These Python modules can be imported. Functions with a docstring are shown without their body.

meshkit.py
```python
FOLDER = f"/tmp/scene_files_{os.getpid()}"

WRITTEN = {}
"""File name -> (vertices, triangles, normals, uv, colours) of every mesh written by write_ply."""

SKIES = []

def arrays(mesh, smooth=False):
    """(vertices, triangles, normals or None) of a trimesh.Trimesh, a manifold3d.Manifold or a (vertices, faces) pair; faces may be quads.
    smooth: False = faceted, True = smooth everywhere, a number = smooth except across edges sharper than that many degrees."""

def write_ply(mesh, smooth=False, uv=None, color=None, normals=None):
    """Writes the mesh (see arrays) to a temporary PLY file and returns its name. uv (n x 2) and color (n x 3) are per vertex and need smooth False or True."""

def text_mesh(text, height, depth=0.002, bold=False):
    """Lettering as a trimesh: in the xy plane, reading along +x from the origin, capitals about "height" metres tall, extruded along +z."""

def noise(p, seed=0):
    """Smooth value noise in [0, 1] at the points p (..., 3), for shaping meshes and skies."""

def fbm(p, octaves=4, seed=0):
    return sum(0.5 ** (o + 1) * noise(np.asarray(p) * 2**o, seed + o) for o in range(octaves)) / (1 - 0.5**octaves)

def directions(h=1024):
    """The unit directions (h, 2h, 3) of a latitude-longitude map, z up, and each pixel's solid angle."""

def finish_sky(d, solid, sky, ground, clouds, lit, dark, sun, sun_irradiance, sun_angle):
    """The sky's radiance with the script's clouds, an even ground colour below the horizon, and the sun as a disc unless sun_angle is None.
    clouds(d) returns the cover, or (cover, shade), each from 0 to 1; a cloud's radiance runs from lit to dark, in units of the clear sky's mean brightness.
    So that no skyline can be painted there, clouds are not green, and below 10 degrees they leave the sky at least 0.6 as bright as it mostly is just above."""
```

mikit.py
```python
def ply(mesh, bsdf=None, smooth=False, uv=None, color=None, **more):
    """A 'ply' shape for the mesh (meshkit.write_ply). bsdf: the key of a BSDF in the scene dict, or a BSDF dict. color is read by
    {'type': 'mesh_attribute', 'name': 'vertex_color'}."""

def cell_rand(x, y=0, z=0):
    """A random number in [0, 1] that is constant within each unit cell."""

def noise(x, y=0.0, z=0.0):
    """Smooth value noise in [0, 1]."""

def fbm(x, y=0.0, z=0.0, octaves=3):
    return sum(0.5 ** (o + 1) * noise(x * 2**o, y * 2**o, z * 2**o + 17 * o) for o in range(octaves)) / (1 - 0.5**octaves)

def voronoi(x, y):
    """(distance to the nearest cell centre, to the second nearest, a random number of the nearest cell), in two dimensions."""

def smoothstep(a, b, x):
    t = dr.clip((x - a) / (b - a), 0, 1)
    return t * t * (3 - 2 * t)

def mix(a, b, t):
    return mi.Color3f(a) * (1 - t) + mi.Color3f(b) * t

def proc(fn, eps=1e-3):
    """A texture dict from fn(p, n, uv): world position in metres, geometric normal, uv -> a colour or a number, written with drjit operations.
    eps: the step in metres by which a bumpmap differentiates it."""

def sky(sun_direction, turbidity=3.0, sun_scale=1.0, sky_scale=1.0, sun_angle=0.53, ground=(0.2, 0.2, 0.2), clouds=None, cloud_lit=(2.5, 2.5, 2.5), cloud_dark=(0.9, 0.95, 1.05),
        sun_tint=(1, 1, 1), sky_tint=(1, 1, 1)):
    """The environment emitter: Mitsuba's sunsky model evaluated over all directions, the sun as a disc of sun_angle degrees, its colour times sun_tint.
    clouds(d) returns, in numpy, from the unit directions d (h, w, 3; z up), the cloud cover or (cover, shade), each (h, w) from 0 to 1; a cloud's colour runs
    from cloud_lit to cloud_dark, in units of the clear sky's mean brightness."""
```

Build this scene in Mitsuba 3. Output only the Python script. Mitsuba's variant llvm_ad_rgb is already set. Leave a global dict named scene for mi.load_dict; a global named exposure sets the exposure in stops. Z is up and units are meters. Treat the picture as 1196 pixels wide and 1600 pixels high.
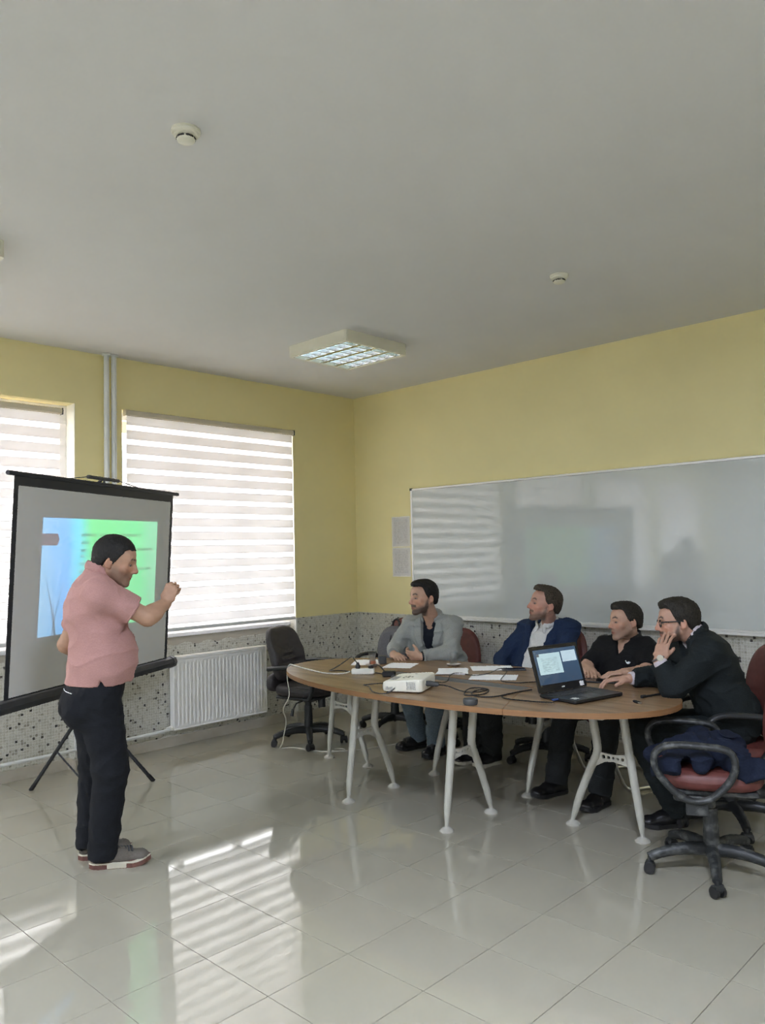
import math, random
import numpy as np, trimesh, mitsuba as mi, mikit, meshkit
import drjit as dr
from mikit import proc, noise, fbm, cell_rand, smoothstep, mix
from shapely.geometry import Polygon, box as sbox, Point
from shapely import affinity
T = mi.ScalarTransform4f
PI = math.pi
random.seed(7)
rng = np.random.default_rng(7)
scene, labels = {}, {}

# ------------------------------------------------------------------ camera, sky, lamps, exposure
CAM = np.array([5.7168, -5.5584, 1.56])
FWD = np.array([-0.69167, 0.72029, 0.05208])
_f, YAW, PITCH, ROLL = 1217.7405, 2.33582, 0.05211, -0.0229
FWD = np.array([math.cos(YAW)*math.cos(PITCH), math.sin(YAW)*math.cos(PITCH), math.sin(PITCH)])
_R = np.cross(FWD, [0, 0, 1]); _R /= np.linalg.norm(_R); _U = np.cross(_R, FWD)
UPV = -_R*math.sin(ROLL) + _U*math.cos(ROLL)
scene['camera'] = {'type': 'perspective', 'fov': math.degrees(2*math.atan(598/_f)), 'fov_axis': 'x', 'near_clip': 0.05, 'far_clip': 200.0,
                   'to_world': T().look_at(origin=CAM.tolist(), target=(CAM+FWD).tolist(), up=UPV.tolist())}
exposure = 1.05
def cloud(d):
    return np.ones(d.shape[:2])*0.97, 0.25 + 0.3*meshkit.fbm(d*3.0, 3)
scene['sky'] = mikit.sky((0.75, 0.3, 0.62), turbidity=4, sun_scale=0.0, sky_scale=35.5, ground=(0.42, 0.38, 0.33), clouds=cloud, cloud_lit=(1.25, 1.22, 1.2), cloud_dark=(0.95, 0.97, 1.0))
ADDED_LAMP_POWER = 48  # strength of the unseen lamps added to brighten the room
CEIL = 3.148
HT = 0.966            # mosaic wainscot height

# ------------------------------------------------------------------ helpers
def lin(c):
    c = np.asarray(c, float)/255.0
    return np.where(c <= 0.04045, c/12.92, ((c+0.055)/1.055)**2.4)
def L3(*c):
    return [float(x) for x in lin(c)]
def add(key, mesh, bsdf, smooth=False, to_world=None, **kw):
    k = key; n = 1
    while k in scene:
        k = f'{key}_{n:03d}'; n += 1
    d = mikit.ply(mesh, bsdf, smooth, **kw)
    if to_world is not None: d['to_world'] = to_world
    scene[k] = d
    return k
def share(key, d, to_world=None):
    k = key; n = 1
    while k in scene:
        k = f'{key}_{n:03d}'; n += 1
    scene[k] = dict(d) if to_world is None else {**d, 'to_world': to_world}
    return k
_used = set()
def thing(name, label, cat, group=None):
    k = name; n = 1
    while k in _used:
        k = f'{name}_{n:03d}'; n += 1
    _used.add(k)
    labels[k] = {'label': label, 'category': cat}
    if group: labels[k]['group'] = group
    return k
def structure(name, label=None, cat=None):
    labels[name] = {'kind': 'structure'}
    if label: labels[name]['label'] = label
    if cat: labels[name]['category'] = cat
    _used.add(name)
def part_label(key, text): labels[key] = {'label': text}
def mat(name, color, rough=0.6, spec=0.5, metallic=0.0, **kw):
    scene[name] = {'type': 'twosided', 'bsdf': {'type': 'principled', 'base_color': color if isinstance(color, dict) else {'type': 'rgb', 'value': [float(c) for c in color]},
                   'roughness': rough, 'specular': spec, 'metallic': metallic, **kw}}
    return name
def rotz(a):
    c, s = math.cos(a), math.sin(a); m = np.eye(4); m[:2, :2] = [[c, -s], [s, c]]; return m
def xf(mesh, m):
    g = mesh.copy(); g.apply_transform(m); return g
def at(mesh, x=0, y=0, z=0, a=0.0):
    m = rotz(a); m[:3, 3] = [x, y, z]; return xf(mesh, m)
def axes(mesh, o, X, Y, Z):
    m = np.eye(4); m[:3, 0] = X; m[:3, 1] = Y; m[:3, 2] = Z; m[:3, 3] = o; return xf(mesh, m)
def cat(*ms):
    out = []
    for m in ms: out += list(m) if isinstance(m, (list, tuple)) else [m]
    return trimesh.util.concatenate(out)
def cbox(sx, sy, sz, b=0.003):
    """chamfered box, centred"""
    h = np.array([sx, sy, sz])/2; b = min(b, *(h*0.9)); p = []
    for s in np.ndindex(2, 2, 2):
        q = (np.array(s)*2-1)*h
        for k in range(3):
            r = q.copy()
            for j in range(3):
                if j != k: r[j] -= np.sign(q[j])*b
            p.append(r)
    return trimesh.convex.convex_hull(np.array(p))
def bx(x0, x1, y0, y1, z0, z1, b=0.003):
    m = cbox(x1-x0, y1-y0, z1-z0, b); m.apply_translation([(x0+x1)/2, (y0+y1)/2, (z0+z1)/2]); return m
def fix(m):
    if m.volume < 0: m.invert()
    return m
def slab(outline, z0, z1, bev=0.004, seg=3, mid=0):
    """a closed outline (n x 2, convex, counter-clockwise) as a plate with rounded edges"""
    p = np.asarray(outline, float); n = len(p)
    e = np.roll(p, -1, 0)-np.roll(p, 1, 0); nn = np.stack([e[:, 1], -e[:, 0]], 1); nn /= np.linalg.norm(nn, axis=1, keepdims=True)+1e-12
    bev = min(bev, (z1-z0)/2*0.999)
    prof = [(bev*(1-math.sin(a)), z0+bev*(1-math.cos(a))) for a in np.linspace(0, PI/2, seg+1)]
    for k in range(mid): prof.append((0, z0+bev+(z1-z0-2*bev)*(k+1)/(mid+1)))
    prof += [(bev*(1-math.cos(a)), z1-bev*(1-math.sin(a))) for a in np.linspace(0, PI/2, seg+1)]
    rings = [np.c_[p-nn*i, np.full(n, z)] for i, z in prof]
    k = len(rings); v = np.vstack(rings+[[[*p.mean(0), z0]], [[*p.mean(0), z1]]]); f = []
    i = np.arange(n); j = (i+1) % n
    for r in range(k-1):
        a, b = r*n, (r+1)*n
        f += [np.c_[a+i, a+j, b+j], np.c_[a+i, b+j, b+i]]
    f += [np.c_[np.full(n, k*n), j, i], np.c_[np.full(n, k*n+1), (k-1)*n+i, (k-1)*n+j]]
    return fix(trimesh.Trimesh(v, np.vstack(f), process=False))
def sup(a, b, n=48, e=2.0, cx=0, cy=0):
    t = np.linspace(0, 2*PI, n, endpoint=False); c, s = np.cos(t), np.sin(t)
    return np.c_[cx+a*np.sign(c)*abs(c)**(2/e), cy+b*np.sign(s)*abs(s)**(2/e)]
def rrect(w, h, r, n=5):
    p = []
    for cx, cy, a0 in ((w/2-r, h/2-r, 0), (-w/2+r, h/2-r, PI/2), (-w/2+r, -h/2+r, PI), (w/2-r, -h/2+r, 3*PI/2)):
        for a in np.linspace(a0, a0+PI/2, n): p.append((cx+r*math.cos(a), cy+r*math.sin(a)))
    return np.array(p)
def extrude(poly, z0, z1):
    m = trimesh.util.concatenate([trimesh.creation.extrude_polygon(g, z1-z0, engine='earcut') for g in getattr(poly, 'geoms', [poly])]); m.apply_translation([0, 0, z0]); return m
def spline(pts, n=60, closed=False):
    from scipy.interpolate import CubicSpline
    p = np.asarray(pts, float)
    if closed: p = np.vstack([p, p[:1]])
    t = np.r_[0, np.cumsum(np.maximum(np.linalg.norm(np.diff(p, axis=0), axis=1), 1e-6)**0.5)]
    cs = CubicSpline(t, p, bc_type='periodic' if closed else 'natural')
    q = cs(np.linspace(0, t[-1], n+(1 if closed else 0)))
    return q[:-1] if closed else q
def tube(path, r, n=8, closed=False, flat=None):
    """sweep along a path; r a number or one per point; flat = (world axis, factor) squeezes the section"""
    p = np.asarray(path, float); m = len(p); r = np.broadcast_to(np.asarray(r, float), (m,))
    if closed: d = np.roll(p, -1, 0)-np.roll(p, 1, 0)
    else: d = np.gradient(p, axis=0)
    d /= np.linalg.norm(d, axis=1, keepdims=True)+1e-12
    u = np.cross(d[0], [0, 0, 1.0] if abs(d[0][2]) < 0.9 else [1.0, 0, 0]); rings = []
    t = np.arange(n)*2*PI/n
    for k in range(m):
        u = u-d[k]*(u@d[k]); u /= np.linalg.norm(u)+1e-12; w = np.cross(d[k], u)
        off = r[k]*(np.cos(t)[:, None]*u+np.sin(t)[:, None]*w)
        if flat is not None:
            ax = np.asarray(flat[0], float); off = off+np.outer(off@ax, ax)*(flat[1]-1)
        rings.append(p[k]+off)
    v = np.vstack(rings); i = np.arange(n); j = (i+1) % n; f = []
    for k in range(m if closed else m-1):
        a, b = k*n, ((k+1) % m)*n
        f += [np.c_[a+i, a+j, b+j], np.c_[a+i, b+j, b+i]]
    if not closed:
        v = np.vstack([v, p[:1], p[-1:]])
        f += [np.c_[np.full(n, m*n), j, i], np.c_[np.full(n, m*n+1), (m-1)*n+i, (m-1)*n+j]]
    return fix(trimesh.Trimesh(v, np.vstack(f), process=False))
def lathe(prof, n=28):
    p = np.asarray(prof, float); t = np.arange(n)*2*PI/n; m = len(p)
    v = np.concatenate([np.c_[r*np.cos(t), r*np.sin(t), np.full(n, z)] for r, z in p]); i = np.arange(n); j = (i+1) % n; f = []
    for k in range(m-1):
        a, b = k*n, (k+1)*n
        f += [np.c_[a+i, a+j, b+j], np.c_[a+i, b+j, b+i]]
    v = np.vstack([v, [[0, 0, p[0, 1]]], [[0, 0, p[-1, 1]]]])
    f += [np.c_[np.full(n, m*n), j, i], np.c_[np.full(n, m*n+1), (m-1)*n+i, (m-1)*n+j]]
    return fix(trimesh.Trimesh(v, np.vstack(f), process=False))
def cyl(r, z0, z1, n=20, b=0.0):
    return lathe([(r-b, z0), (r, z0+b), (r, z1-b), (r-b, z1)] if b else [(r, z0), (r, z1)], n)
def rod(a, b, r0, r1=None, n=10):
    return tube(np.array([a, b], float), [r0, r0 if r1 is None else r1], n)
def quad(p0, p1, p2, p3):
    return trimesh.Trimesh([p0, p1, p2, p3], [[0, 1, 2], [0, 2, 3]], process=False)
QUV = np.array([[0, 0], [1, 0], [1, 1], [0, 1.0]])

# ------------------------------------------------------------------ materials
def _wallc(p, n, uv):
    v = fbm(p.x*1.7, p.y*1.7, p.z*1.7, 3)
    return mi.Color3f(0.76, 0.68, 0.36)*(0.94+0.12*v)
def _plaster_h(p, n, uv): return fbm(p.x*70, p.y*70, p.z*70, 3)*0.0016
scene['mat_yellow'] = {'type': 'twosided', 'bsdf': {'type': 'bumpmap', 'scale': 1.0, 'tex': proc(_plaster_h, 3e-3), 'bsdf': {'type': 'principled', 'base_color': proc(_wallc), 'roughness': 0.65, 'specular': 0.3}}}
def _ceilc(p, n, uv):
    v = fbm(p.x*2.3, p.y*2.3, 0.3, 3)
    return mi.Color3f(0.63, 0.625, 0.60)*(0.96+0.08*v)
scene['mat_ceiling'] = {'type': 'twosided', 'bsdf': {'type': 'bumpmap', 'scale': 1.0, 'tex': proc(_plaster_h, 3e-3), 'bsdf': {'type': 'diffuse', 'reflectance': proc(_ceilc)}}}
MP = 0.0205
def _mosaic(p, n, uv):
    u = dr.select(dr.abs(n.x) > 0.5, p.y, p.x); u = u+100.0; v = p.z+0.004
    cu, cv = dr.floor(u/MP), dr.floor(v/MP)
    fu, fv = u/MP-cu, v/MP-cv
    g = dr.minimum(dr.minimum(fu, 1-fu), dr.minimum(fv, 1-fv))
    r1, r2, r3 = cell_rand(cu, cv, 11), cell_rand(cu, cv, 23), cell_rand(cu, cv, 37)
    base = mix((0.42, 0.41, 0.345), (0.54, 0.53, 0.47), r2)
    mid = mix((0.22, 0.21, 0.17), (0.35, 0.34, 0.28), r2)
    dark = mix((0.016, 0.016, 0.014), (0.08, 0.074, 0.062), r3)
    c = dr.select(r1 < 0.035, dark, dr.select(r1 < 0.12, mid, base))
    c = c*(0.9+0.2*noise(u*160, v*160, 0))
    return dr.select(g < 0.07, mi.Color3f(0.62, 0.62, 0.585), c)
def _mosaic_h(p, n, uv):
    u = dr.select(dr.abs(n.x) > 0.5, p.y, p.x); u = u+100.0; v = p.z+0.004
    fu, fv = u/MP-dr.floor(u/MP), v/MP-dr.floor(v/MP)
    g = dr.minimum(dr.minimum(fu, 1-fu), dr.minimum(fv, 1-fv))
    return 0.0012*smoothstep(0.03, 0.14, g)
scene['mat_mosaic'] = {'type': 'twosided', 'bsdf': {'type': 'principled', 'base_color': proc(_mosaic), 'roughness': 0.3, 'specular': 0.4}}
GX0, GY0, TS = 2.644, -3.4234, 0.3903
def _floorc(p, n, uv):
    cx, cy = dr.floor((p.x-GX0)/TS), dr.floor((p.y-GY0)/TS)
    r = cell_rand(cx, cy, 5)
    v = fbm(p.x*6+r*9, p.y*6, r*5, 3)
    return mi.Color3f(0.62, 0.598, 0.515)*(0.965+0.02*r+0.05*v)
def _floorh(p, n, uv):
    cx, cy = dr.floor((p.x-GX0)/TS), dr.floor((p.y-GY0)/TS)
    r = cell_rand(cx, cy, 8)
    return 0.00035*noise(p.x*4.2+r*50, p.y*4.2+r*20, 0.0)+0.00003*noise(p.x*13, p.y*13, 3.0)
scene['mat_floor'] = {'type': 'bumpmap', 'scale': 1.0, 'tex': proc(_floorh, 4e-3), 'bsdf': {'type': 'roughplastic', 'diffuse_reflectance': proc(_floorc), 'alpha': 0.0035, 'int_ior': 1.62, 'nonlinear': True}}
mat('mat_grout', (0.36, 0.34, 0.30), 0.8)
def _marble(p, n, uv):
    v = fbm(p.x*9, p.y*9, p.z*9, 4)
    return mix((0.36, 0.33, 0.26), (0.50, 0.47, 0.40), v)
scene['mat_base'] = {'type': 'twosided', 'bsdf': {'type': 'principled', 'base_color': proc(_marble), 'roughness': 0.25, 'specular': 0.5}}
mat('mat_offwhite', (0.72, 0.71, 0.67), 0.7)
mat('mat_trim', (0.72, 0.73, 0.72), 0.4)
mat('mat_pipe', (0.66, 0.68, 0.66), 0.35)
mat('mat_radiator', (0.88, 0.88, 0.86), 0.3)
mat('mat_pvc', (0.80, 0.80, 0.80), 0.35)
mat('mat_sill', (0.66, 0.67, 0.68), 0.3)
mat('mat_plaster', (0.40, 0.37, 0.31), 0.9)
def _fab_o(p, n, uv):
    e = dr.minimum(uv.y, 1-uv.y)
    return 0.335-0.19*(1-smoothstep(0.02, 0.13, e))+0.05*noise(p.y*220, p.z*60, 0)
scene['mat_blind_opaque'] = {'type': 'principledthin', 'base_color': {'type': 'rgb', 'value': [0.86, 0.84, 0.84]}, 'roughness': 0.8, 'spec_trans': 0.0, 'diff_trans': proc(_fab_o)}
scene['mat_blind_sheer'] = {'type': 'principledthin', 'base_color': {'type': 'rgb', 'value': [0.95, 0.95, 0.95]}, 'roughness': 0.8, 'spec_trans': 0.0, 'diff_trans': 1.5}
mat('mat_blind_rail', (0.55, 0.50, 0.38), 0.5)
mat('mat_blind_bar', (0.62, 0.63, 0.64), 0.4)
scene['mat_pane'] = {'type': 'thindielectric', 'int_ior': 1.5}
mat('mat_white_plastic', (0.74, 0.73, 0.66), 0.35)
mat('mat_cream_plastic', (0.70, 0.68, 0.56), 0.4)
mat('mat_black', (0.012, 0.012, 0.013), 0.45)
mat('mat_black_plastic', (0.022, 0.024, 0.026), 0.4)
mat('mat_dark_grey', (0.05, 0.052, 0.055), 0.5)
mat('mat_chair_dust', proc(lambda p, n, uv: mix((0.018, 0.020, 0.021), (0.075, 0.078, 0.074), smoothstep(0.45, 0.8, fbm(p.x*28, p.y*28, p.z*28, 4)))), 0.5)
mat('mat_chrome', (0.75, 0.75, 0.73), 0.12, metallic=1.0)
mat('mat_burgundy', proc(lambda p, n, uv: mix((0.085, 0.022, 0.018), (0.135, 0.04, 0.033), fbm(p.x*40, p.y*40, p.z*40, 3))), 0.5)
mat('mat_plum', proc(lambda p, n, uv: mix((0.026, 0.022, 0.024), (0.042, 0.036, 0.037), fbm(p.x*40, p.y*40, p.z*40, 3))), 0.55)
mat('mat_table_metal', (0.45, 0.44, 0.39), 0.4, metallic=0.15)
def _wood(p, n, uv):
    w = fbm(p.x*2.2, p.y*26, p.z*26, 4); g = noise(p.x*7, p.y*190, p.z*90)
    c = mix((0.145, 0.088, 0.046), (0.235, 0.152, 0.083), smoothstep(0.1, 0.9, w))
    return c*(0.94+0.12*g)
scene['mat_wood'] = {'type': 'twosided', 'bsdf': {'type': 'principled', 'base_color': proc(_wood), 'roughness': 0.33, 'specular': 0.5}}
mat('mat_edge', proc(lambda p, n, uv: mix((0.20, 0.095, 0.04), (0.29, 0.15, 0.065), fbm(p.x*5, p.y*5, p.z*120, 3))), 0.4)
mat('mat_tray', (0.085, 0.085, 0.082), 0.35)
mat('mat_paper', (0.80, 0.81, 0.82), 0.7)
def _board(p, n, uv):
    return mi.Color3f(0.52, 0.545, 0.525)*(0.97+0.06*fbm(p.x*1.5, p.z*3, 0, 3))
scene['mat_board'] = {'type': 'twosided', 'bsdf': {'type': 'bumpmap', 'scale': 1.0, 'tex': proc(lambda p, n, uv: 0.0004*noise(p.x*2.6, p.z*2.2, 2.0), 6e-3), 'bsdf': {'type': 'roughplastic', 'diffuse_reflectance': proc(_board), 'alpha': 0.006, 'int_ior': 1.6}}}
mat('mat_alu', (0.70, 0.70, 0.68), 0.35, metallic=0.3)
mat('mat_screen', (0.56, 0.56, 0.54), 0.85, spec=0.1)
mat('mat_screen_black', (0.018, 0.020, 0.024), 0.55)
scene['mat_glass'] = {'type': 'dielectric', 'int_ior': 1.5}
scene['mat_tea'] = {'type': 'dielectric', 'int_ior': 1.33, 'specular_transmittance': {'type': 'rgb', 'value': [0.75, 0.35, 0.2]}}
scene['mat_louvre'] = {'type': 'twosided', 'bsdf': {'type': 'roughconductor', 'material': 'Al', 'alpha': 0.12}}
mat('mat_cord_white', (0.66, 0.64, 0.57), 0.45)
mat('mat_outside', (0.60, 0.34, 0.15), 0.8)
mat('mat_outside_grey', (0.42, 0.41, 0.40), 0.9)

# ------------------------------------------------------------------ room shell
X1, Y0 = 7.6, -9.45
WIN = [(-2.563, -0.812), (-4.69, -2.941), (-6.82, -5.07), (-8.95, -7.2)]
WZ1, NICHE, SILL = 2.742, -0.10, 0.93
structure('floor')
add('floor', bx(-0.3, X1, Y0, 0.3, -0.08, -0.0045, 0), 'mat_grout')
tile = slab(rrect(TS-0.0026, TS-0.0026, 0.0010, 2), -0.009, 0.0, 0.0007, 1)
tdict = mikit.ply(tile, 'mat_floor')
rest = []
for i in range(-8, 14):
    for j in range(-17, 10):
        cx, cy = GX0+(i+0.5)*TS, GY0+(j+0.5)*TS
        if cx-TS/2 > X1-0.02 or cy+TS/2 < Y0 or cx+TS/2 < 0.0 or cy-TS/2 > 0.0: continue
        if cx < 4.95 and cy > -5.1: share('floor__tile', tdict, T().translate([cx, cy, 0]))
        else: rest.append(at(tile, cx, cy, 0))
k = add('floor__tile_field', cat(rest), 'mat_floor'); labels[k] = {'kind': 'stuff'}
structure('ceiling')
add('ceiling', bx(-0.3, X1+0.1, Y0-0.1, 0.3, CEIL, CEIL+0.12, 0), 'mat_ceiling')
def wall_x0():
    """the window wall: openings cut through from the floor up to the window heads (niches), backs closed below the windows"""
    poly = sbox(Y0, 0, 0.3, CEIL)
    for a, b in WIN: poly = poly.difference(sbox(a, -0.01, b, WZ1))
    m = extrude(poly, 0, 0.24)
    m.apply_transform(np.array([[0, 0, 1, -0.24], [1, 0, 0, 0], [0, 1, 0, 0], [0, 0, 0, 1.0]]))
    low = [bx(-0.24, NICHE, a-0.001, b+0.001, 0, SILL-0.03, 0) for a, b in WIN]
    return cat(m, low)
structure('wall_left')
add('wall_left', wall_x0(), 'mat_yellow')
structure('wall_back')
add('wall_back', bx(-0.24, X1+0.1, 0, 0.2, 0, CEIL, 0), 'mat_yellow')
structure('wall_right')
add('wall_right', bx(X1, X1+0.1, Y0, 0, 0, CEIL, 0), 'mat_offwhite')
structure('wall_front')
add('wall_front', bx(-0.24, X1+0.1, Y0-0.1, Y0, 0, CEIL, 0), 'mat_offwhite')
MT = 0.007
def mosaic_left():
    out = []
    ys = [0.0]+[v for a, b in WIN for v in (b, a)]+[Y0]
    for k in range(0, len(ys), 2):
        out.append(bx(0, MT, ys[k+1], ys[k]-(MT if k == 0 else 0), 0.0, HT, 0))
    for a, b in WIN:
        out.append(bx(NICHE, 0.0, b-MT, b-0.0005, 0, HT, 0)); out.append(bx(NICHE, 0.0, a+0.0005, a+MT, 0, HT, 0))
    return cat(out)
add('wall_left__mosaic', mosaic_left(), 'mat_mosaic')
def mosaic_niche(a, b):
    # the mosaic sheet under the sill has an uneven, scalloped upper edge
    y = np.linspace(a+MT, b-MT, 140); t = (b-y)
    top = 0.835-0.012*np.cos(t*31)*np.clip((t-0.35)*2.2, 0, 1)-0.016*np.clip((t-0.9)*1.5, 0, 1)*np.cos(t*23+1)+0.022*np.clip(0.75-t, 0, 1)
    m = extrude(Polygon(np.r_[np.c_[y, top], [[b-MT, 0.0], [a+MT, 0.0]]]), 0, MT)
    m.apply_transform(np.array([[0, 0, 1, NICHE], [1, 0, 0, 0], [0, 1, 0, 0], [0, 0, 0, 1.0]])); return m
for a, b in WIN: add('wall_left__niche_mosaic', mosaic_niche(a, b), 'mat_mosaic')
for a, b in WIN: add('wall_left__plaster_band', bx(NICHE, NICHE+0.004, a+0.008, b-0.008, 0.78, SILL-0.03, 0), 'mat_plaster')
add('wall_back__mosaic', bx(MT, X1, -MT, 0, 0, HT, 0), 'mat_mosaic')
for a, b in WIN[:2]: add('wall_left__corner_trim', bx(-0.004, 0.0105, b-0.0105, b+0.004, 0.10, HT, 0.002), 'mat_trim')
def baseboard_left():
    h = 0.085; t = 0.012; out = []
    ys = [0.0]+[v for a, b in WIN for v in (b, a)]+[Y0]
    for k in range(0, len(ys), 2): out.append(bx(MT-0.001, MT+t, ys[k+1]-t, ys[k]+(t if k else -0.0), 0.0, h, 0.002))
    for a, b in WIN:
        out.append(bx(NICHE+MT-0.001, NICHE+MT+t, a+MT, b-MT, 0.0, h, 0.002))
        out.append(bx(NICHE+MT, MT, b-MT-t, b-MT+0.001, 0.0, h, 0.002)); out.append(bx(NICHE+MT, MT, a+MT-0.001, a+MT+t, 0, h, 0.002))
    return cat(out)
structure('baseboard_left'); add('baseboard_left', baseboard_left(), 'mat_base')
structure('baseboard_back'); add('baseboard_back', bx(MT, X1, -MT-0.012, -MT+0.001, 0, 0.085, 0.002), 'mat_base')

# ------------------------------------------------------------------ windows, blinds
def window(n, a, b):
    key = f'window_{n}'; structure(key)
    x0, x1 = -0.20, -0.14; z0, z1 = SILL, WZ1; fw = 0.06
    add(key+'__frame', cat(bx(x0, x1, a, a+fw, z0, z1), bx(x0, x1, b-fw, b, z0, z1), bx(x0, x1, a+fw, b-fw, z0, z0+fw), bx(x0, x1, a+fw, b-fw, z1-fw, z1),
                           *[bx(x0, x1, a+(b-a)*q-0.035, a+(b-a)*q+0.035, z0+fw, z1-fw) for q in (1/3, 2/3)]), 'mat_pvc')
    e = [a+fw, a+(b-a)/3-0.035, a+(b-a)/3+0.035, a+(b-a)*2/3-0.035, a+(b-a)*2/3+0.035, b-fw]
    for k in range(0, 6, 2):
        add(key+'__pane', quad([-0.17, e[k], z0+fw], [-0.17, e[k+1], z0+fw], [-0.17, e[k+1], z1-fw], [-0.17, e[k], z1-fw]), 'mat_pane')
    add(key+'__sill', bx(-0.235, NICHE+0.022, a+0.004, b-0.004, SILL-0.035, SILL, 0.004), 'mat_sill')
for n, (a, b) in enumerate(WIN): window(n+1, a, b)
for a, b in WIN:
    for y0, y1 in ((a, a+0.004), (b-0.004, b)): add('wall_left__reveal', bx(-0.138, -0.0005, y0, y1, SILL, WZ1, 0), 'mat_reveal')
mat('mat_reveal', (0.80, 0.79, 0.70), 0.6)  # paler than the wall: window glare on the jambs put into the colour
PITCH_B, OPQ = 0.1155, 0.068
def blind(a, b, z0, z1, x, label):
    t = thing('roller_blind', label, 'blind', 'zebra roller blinds in the window openings')
    # each fabric band is its own strip, standing a little proud of the next
    n = int(math.ceil((z1-z0-0.06)/PITCH_B)); z = z1-0.045
    for k in range(n):
        for kind, h in (('opaque', OPQ), ('sheer', PITCH_B-OPQ)):
            lo = max(z-h, z0+0.02)
            if z-lo > 0.006:
                dx = 0.0015 if kind == 'opaque' else -0.0015
                yy = np.linspace(a+0.012, b-0.012, 9)
                v = np.array([[x+dx+0.0012*math.sin(q*9+k), q, zz] for zz in (lo-0.002, z+0.002) for q in yy]); m9 = 9
                f = [[i, i+1, m9+i+1] for i in range(8)]+[[i, m9+i+1, m9+i] for i in range(8)]
                uv = np.array([[i/8, r] for r in (0.0, 1.0) for i in range(9)])
                add(t+('__band' if kind == 'opaque' else '__sheer_band'), trimesh.Trimesh(v, f, process=False), 'mat_blind_'+kind, uv=uv)
            z -= h
    add(t+'__headrail', bx(x-0.03, x+0.03, a, b, z1-0.045, z1, 0.008), 'mat_blind_rail')
    for y in (a, b): add(t+'__end_cap', bx(x-0.031, x+0.031, y-0.004, y+0.004, z1-0.047, z1+0.001, 0.002), 'mat_dark_grey' if y == b else 'mat_blind_rail')
    add(t+'__bottom_bar', bx(x-0.012, x+0.012, a+0.008, b-0.008, z0, z0+0.028, 0.006), 'mat_blind_bar')
    return t
blind(WIN[0][0]+0.03, WIN[0][1]-0.002, 0.955, WZ1-0.002, -0.004, 'striped translucent roller blind over the radiator, nearest the room corner')
blind(WIN[1][0]+0.01, WIN[1][1]-0.075, 0.955, WZ1-0.04, -0.065, 'striped translucent roller blind cut off by the left edge, behind the projection screen')
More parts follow.
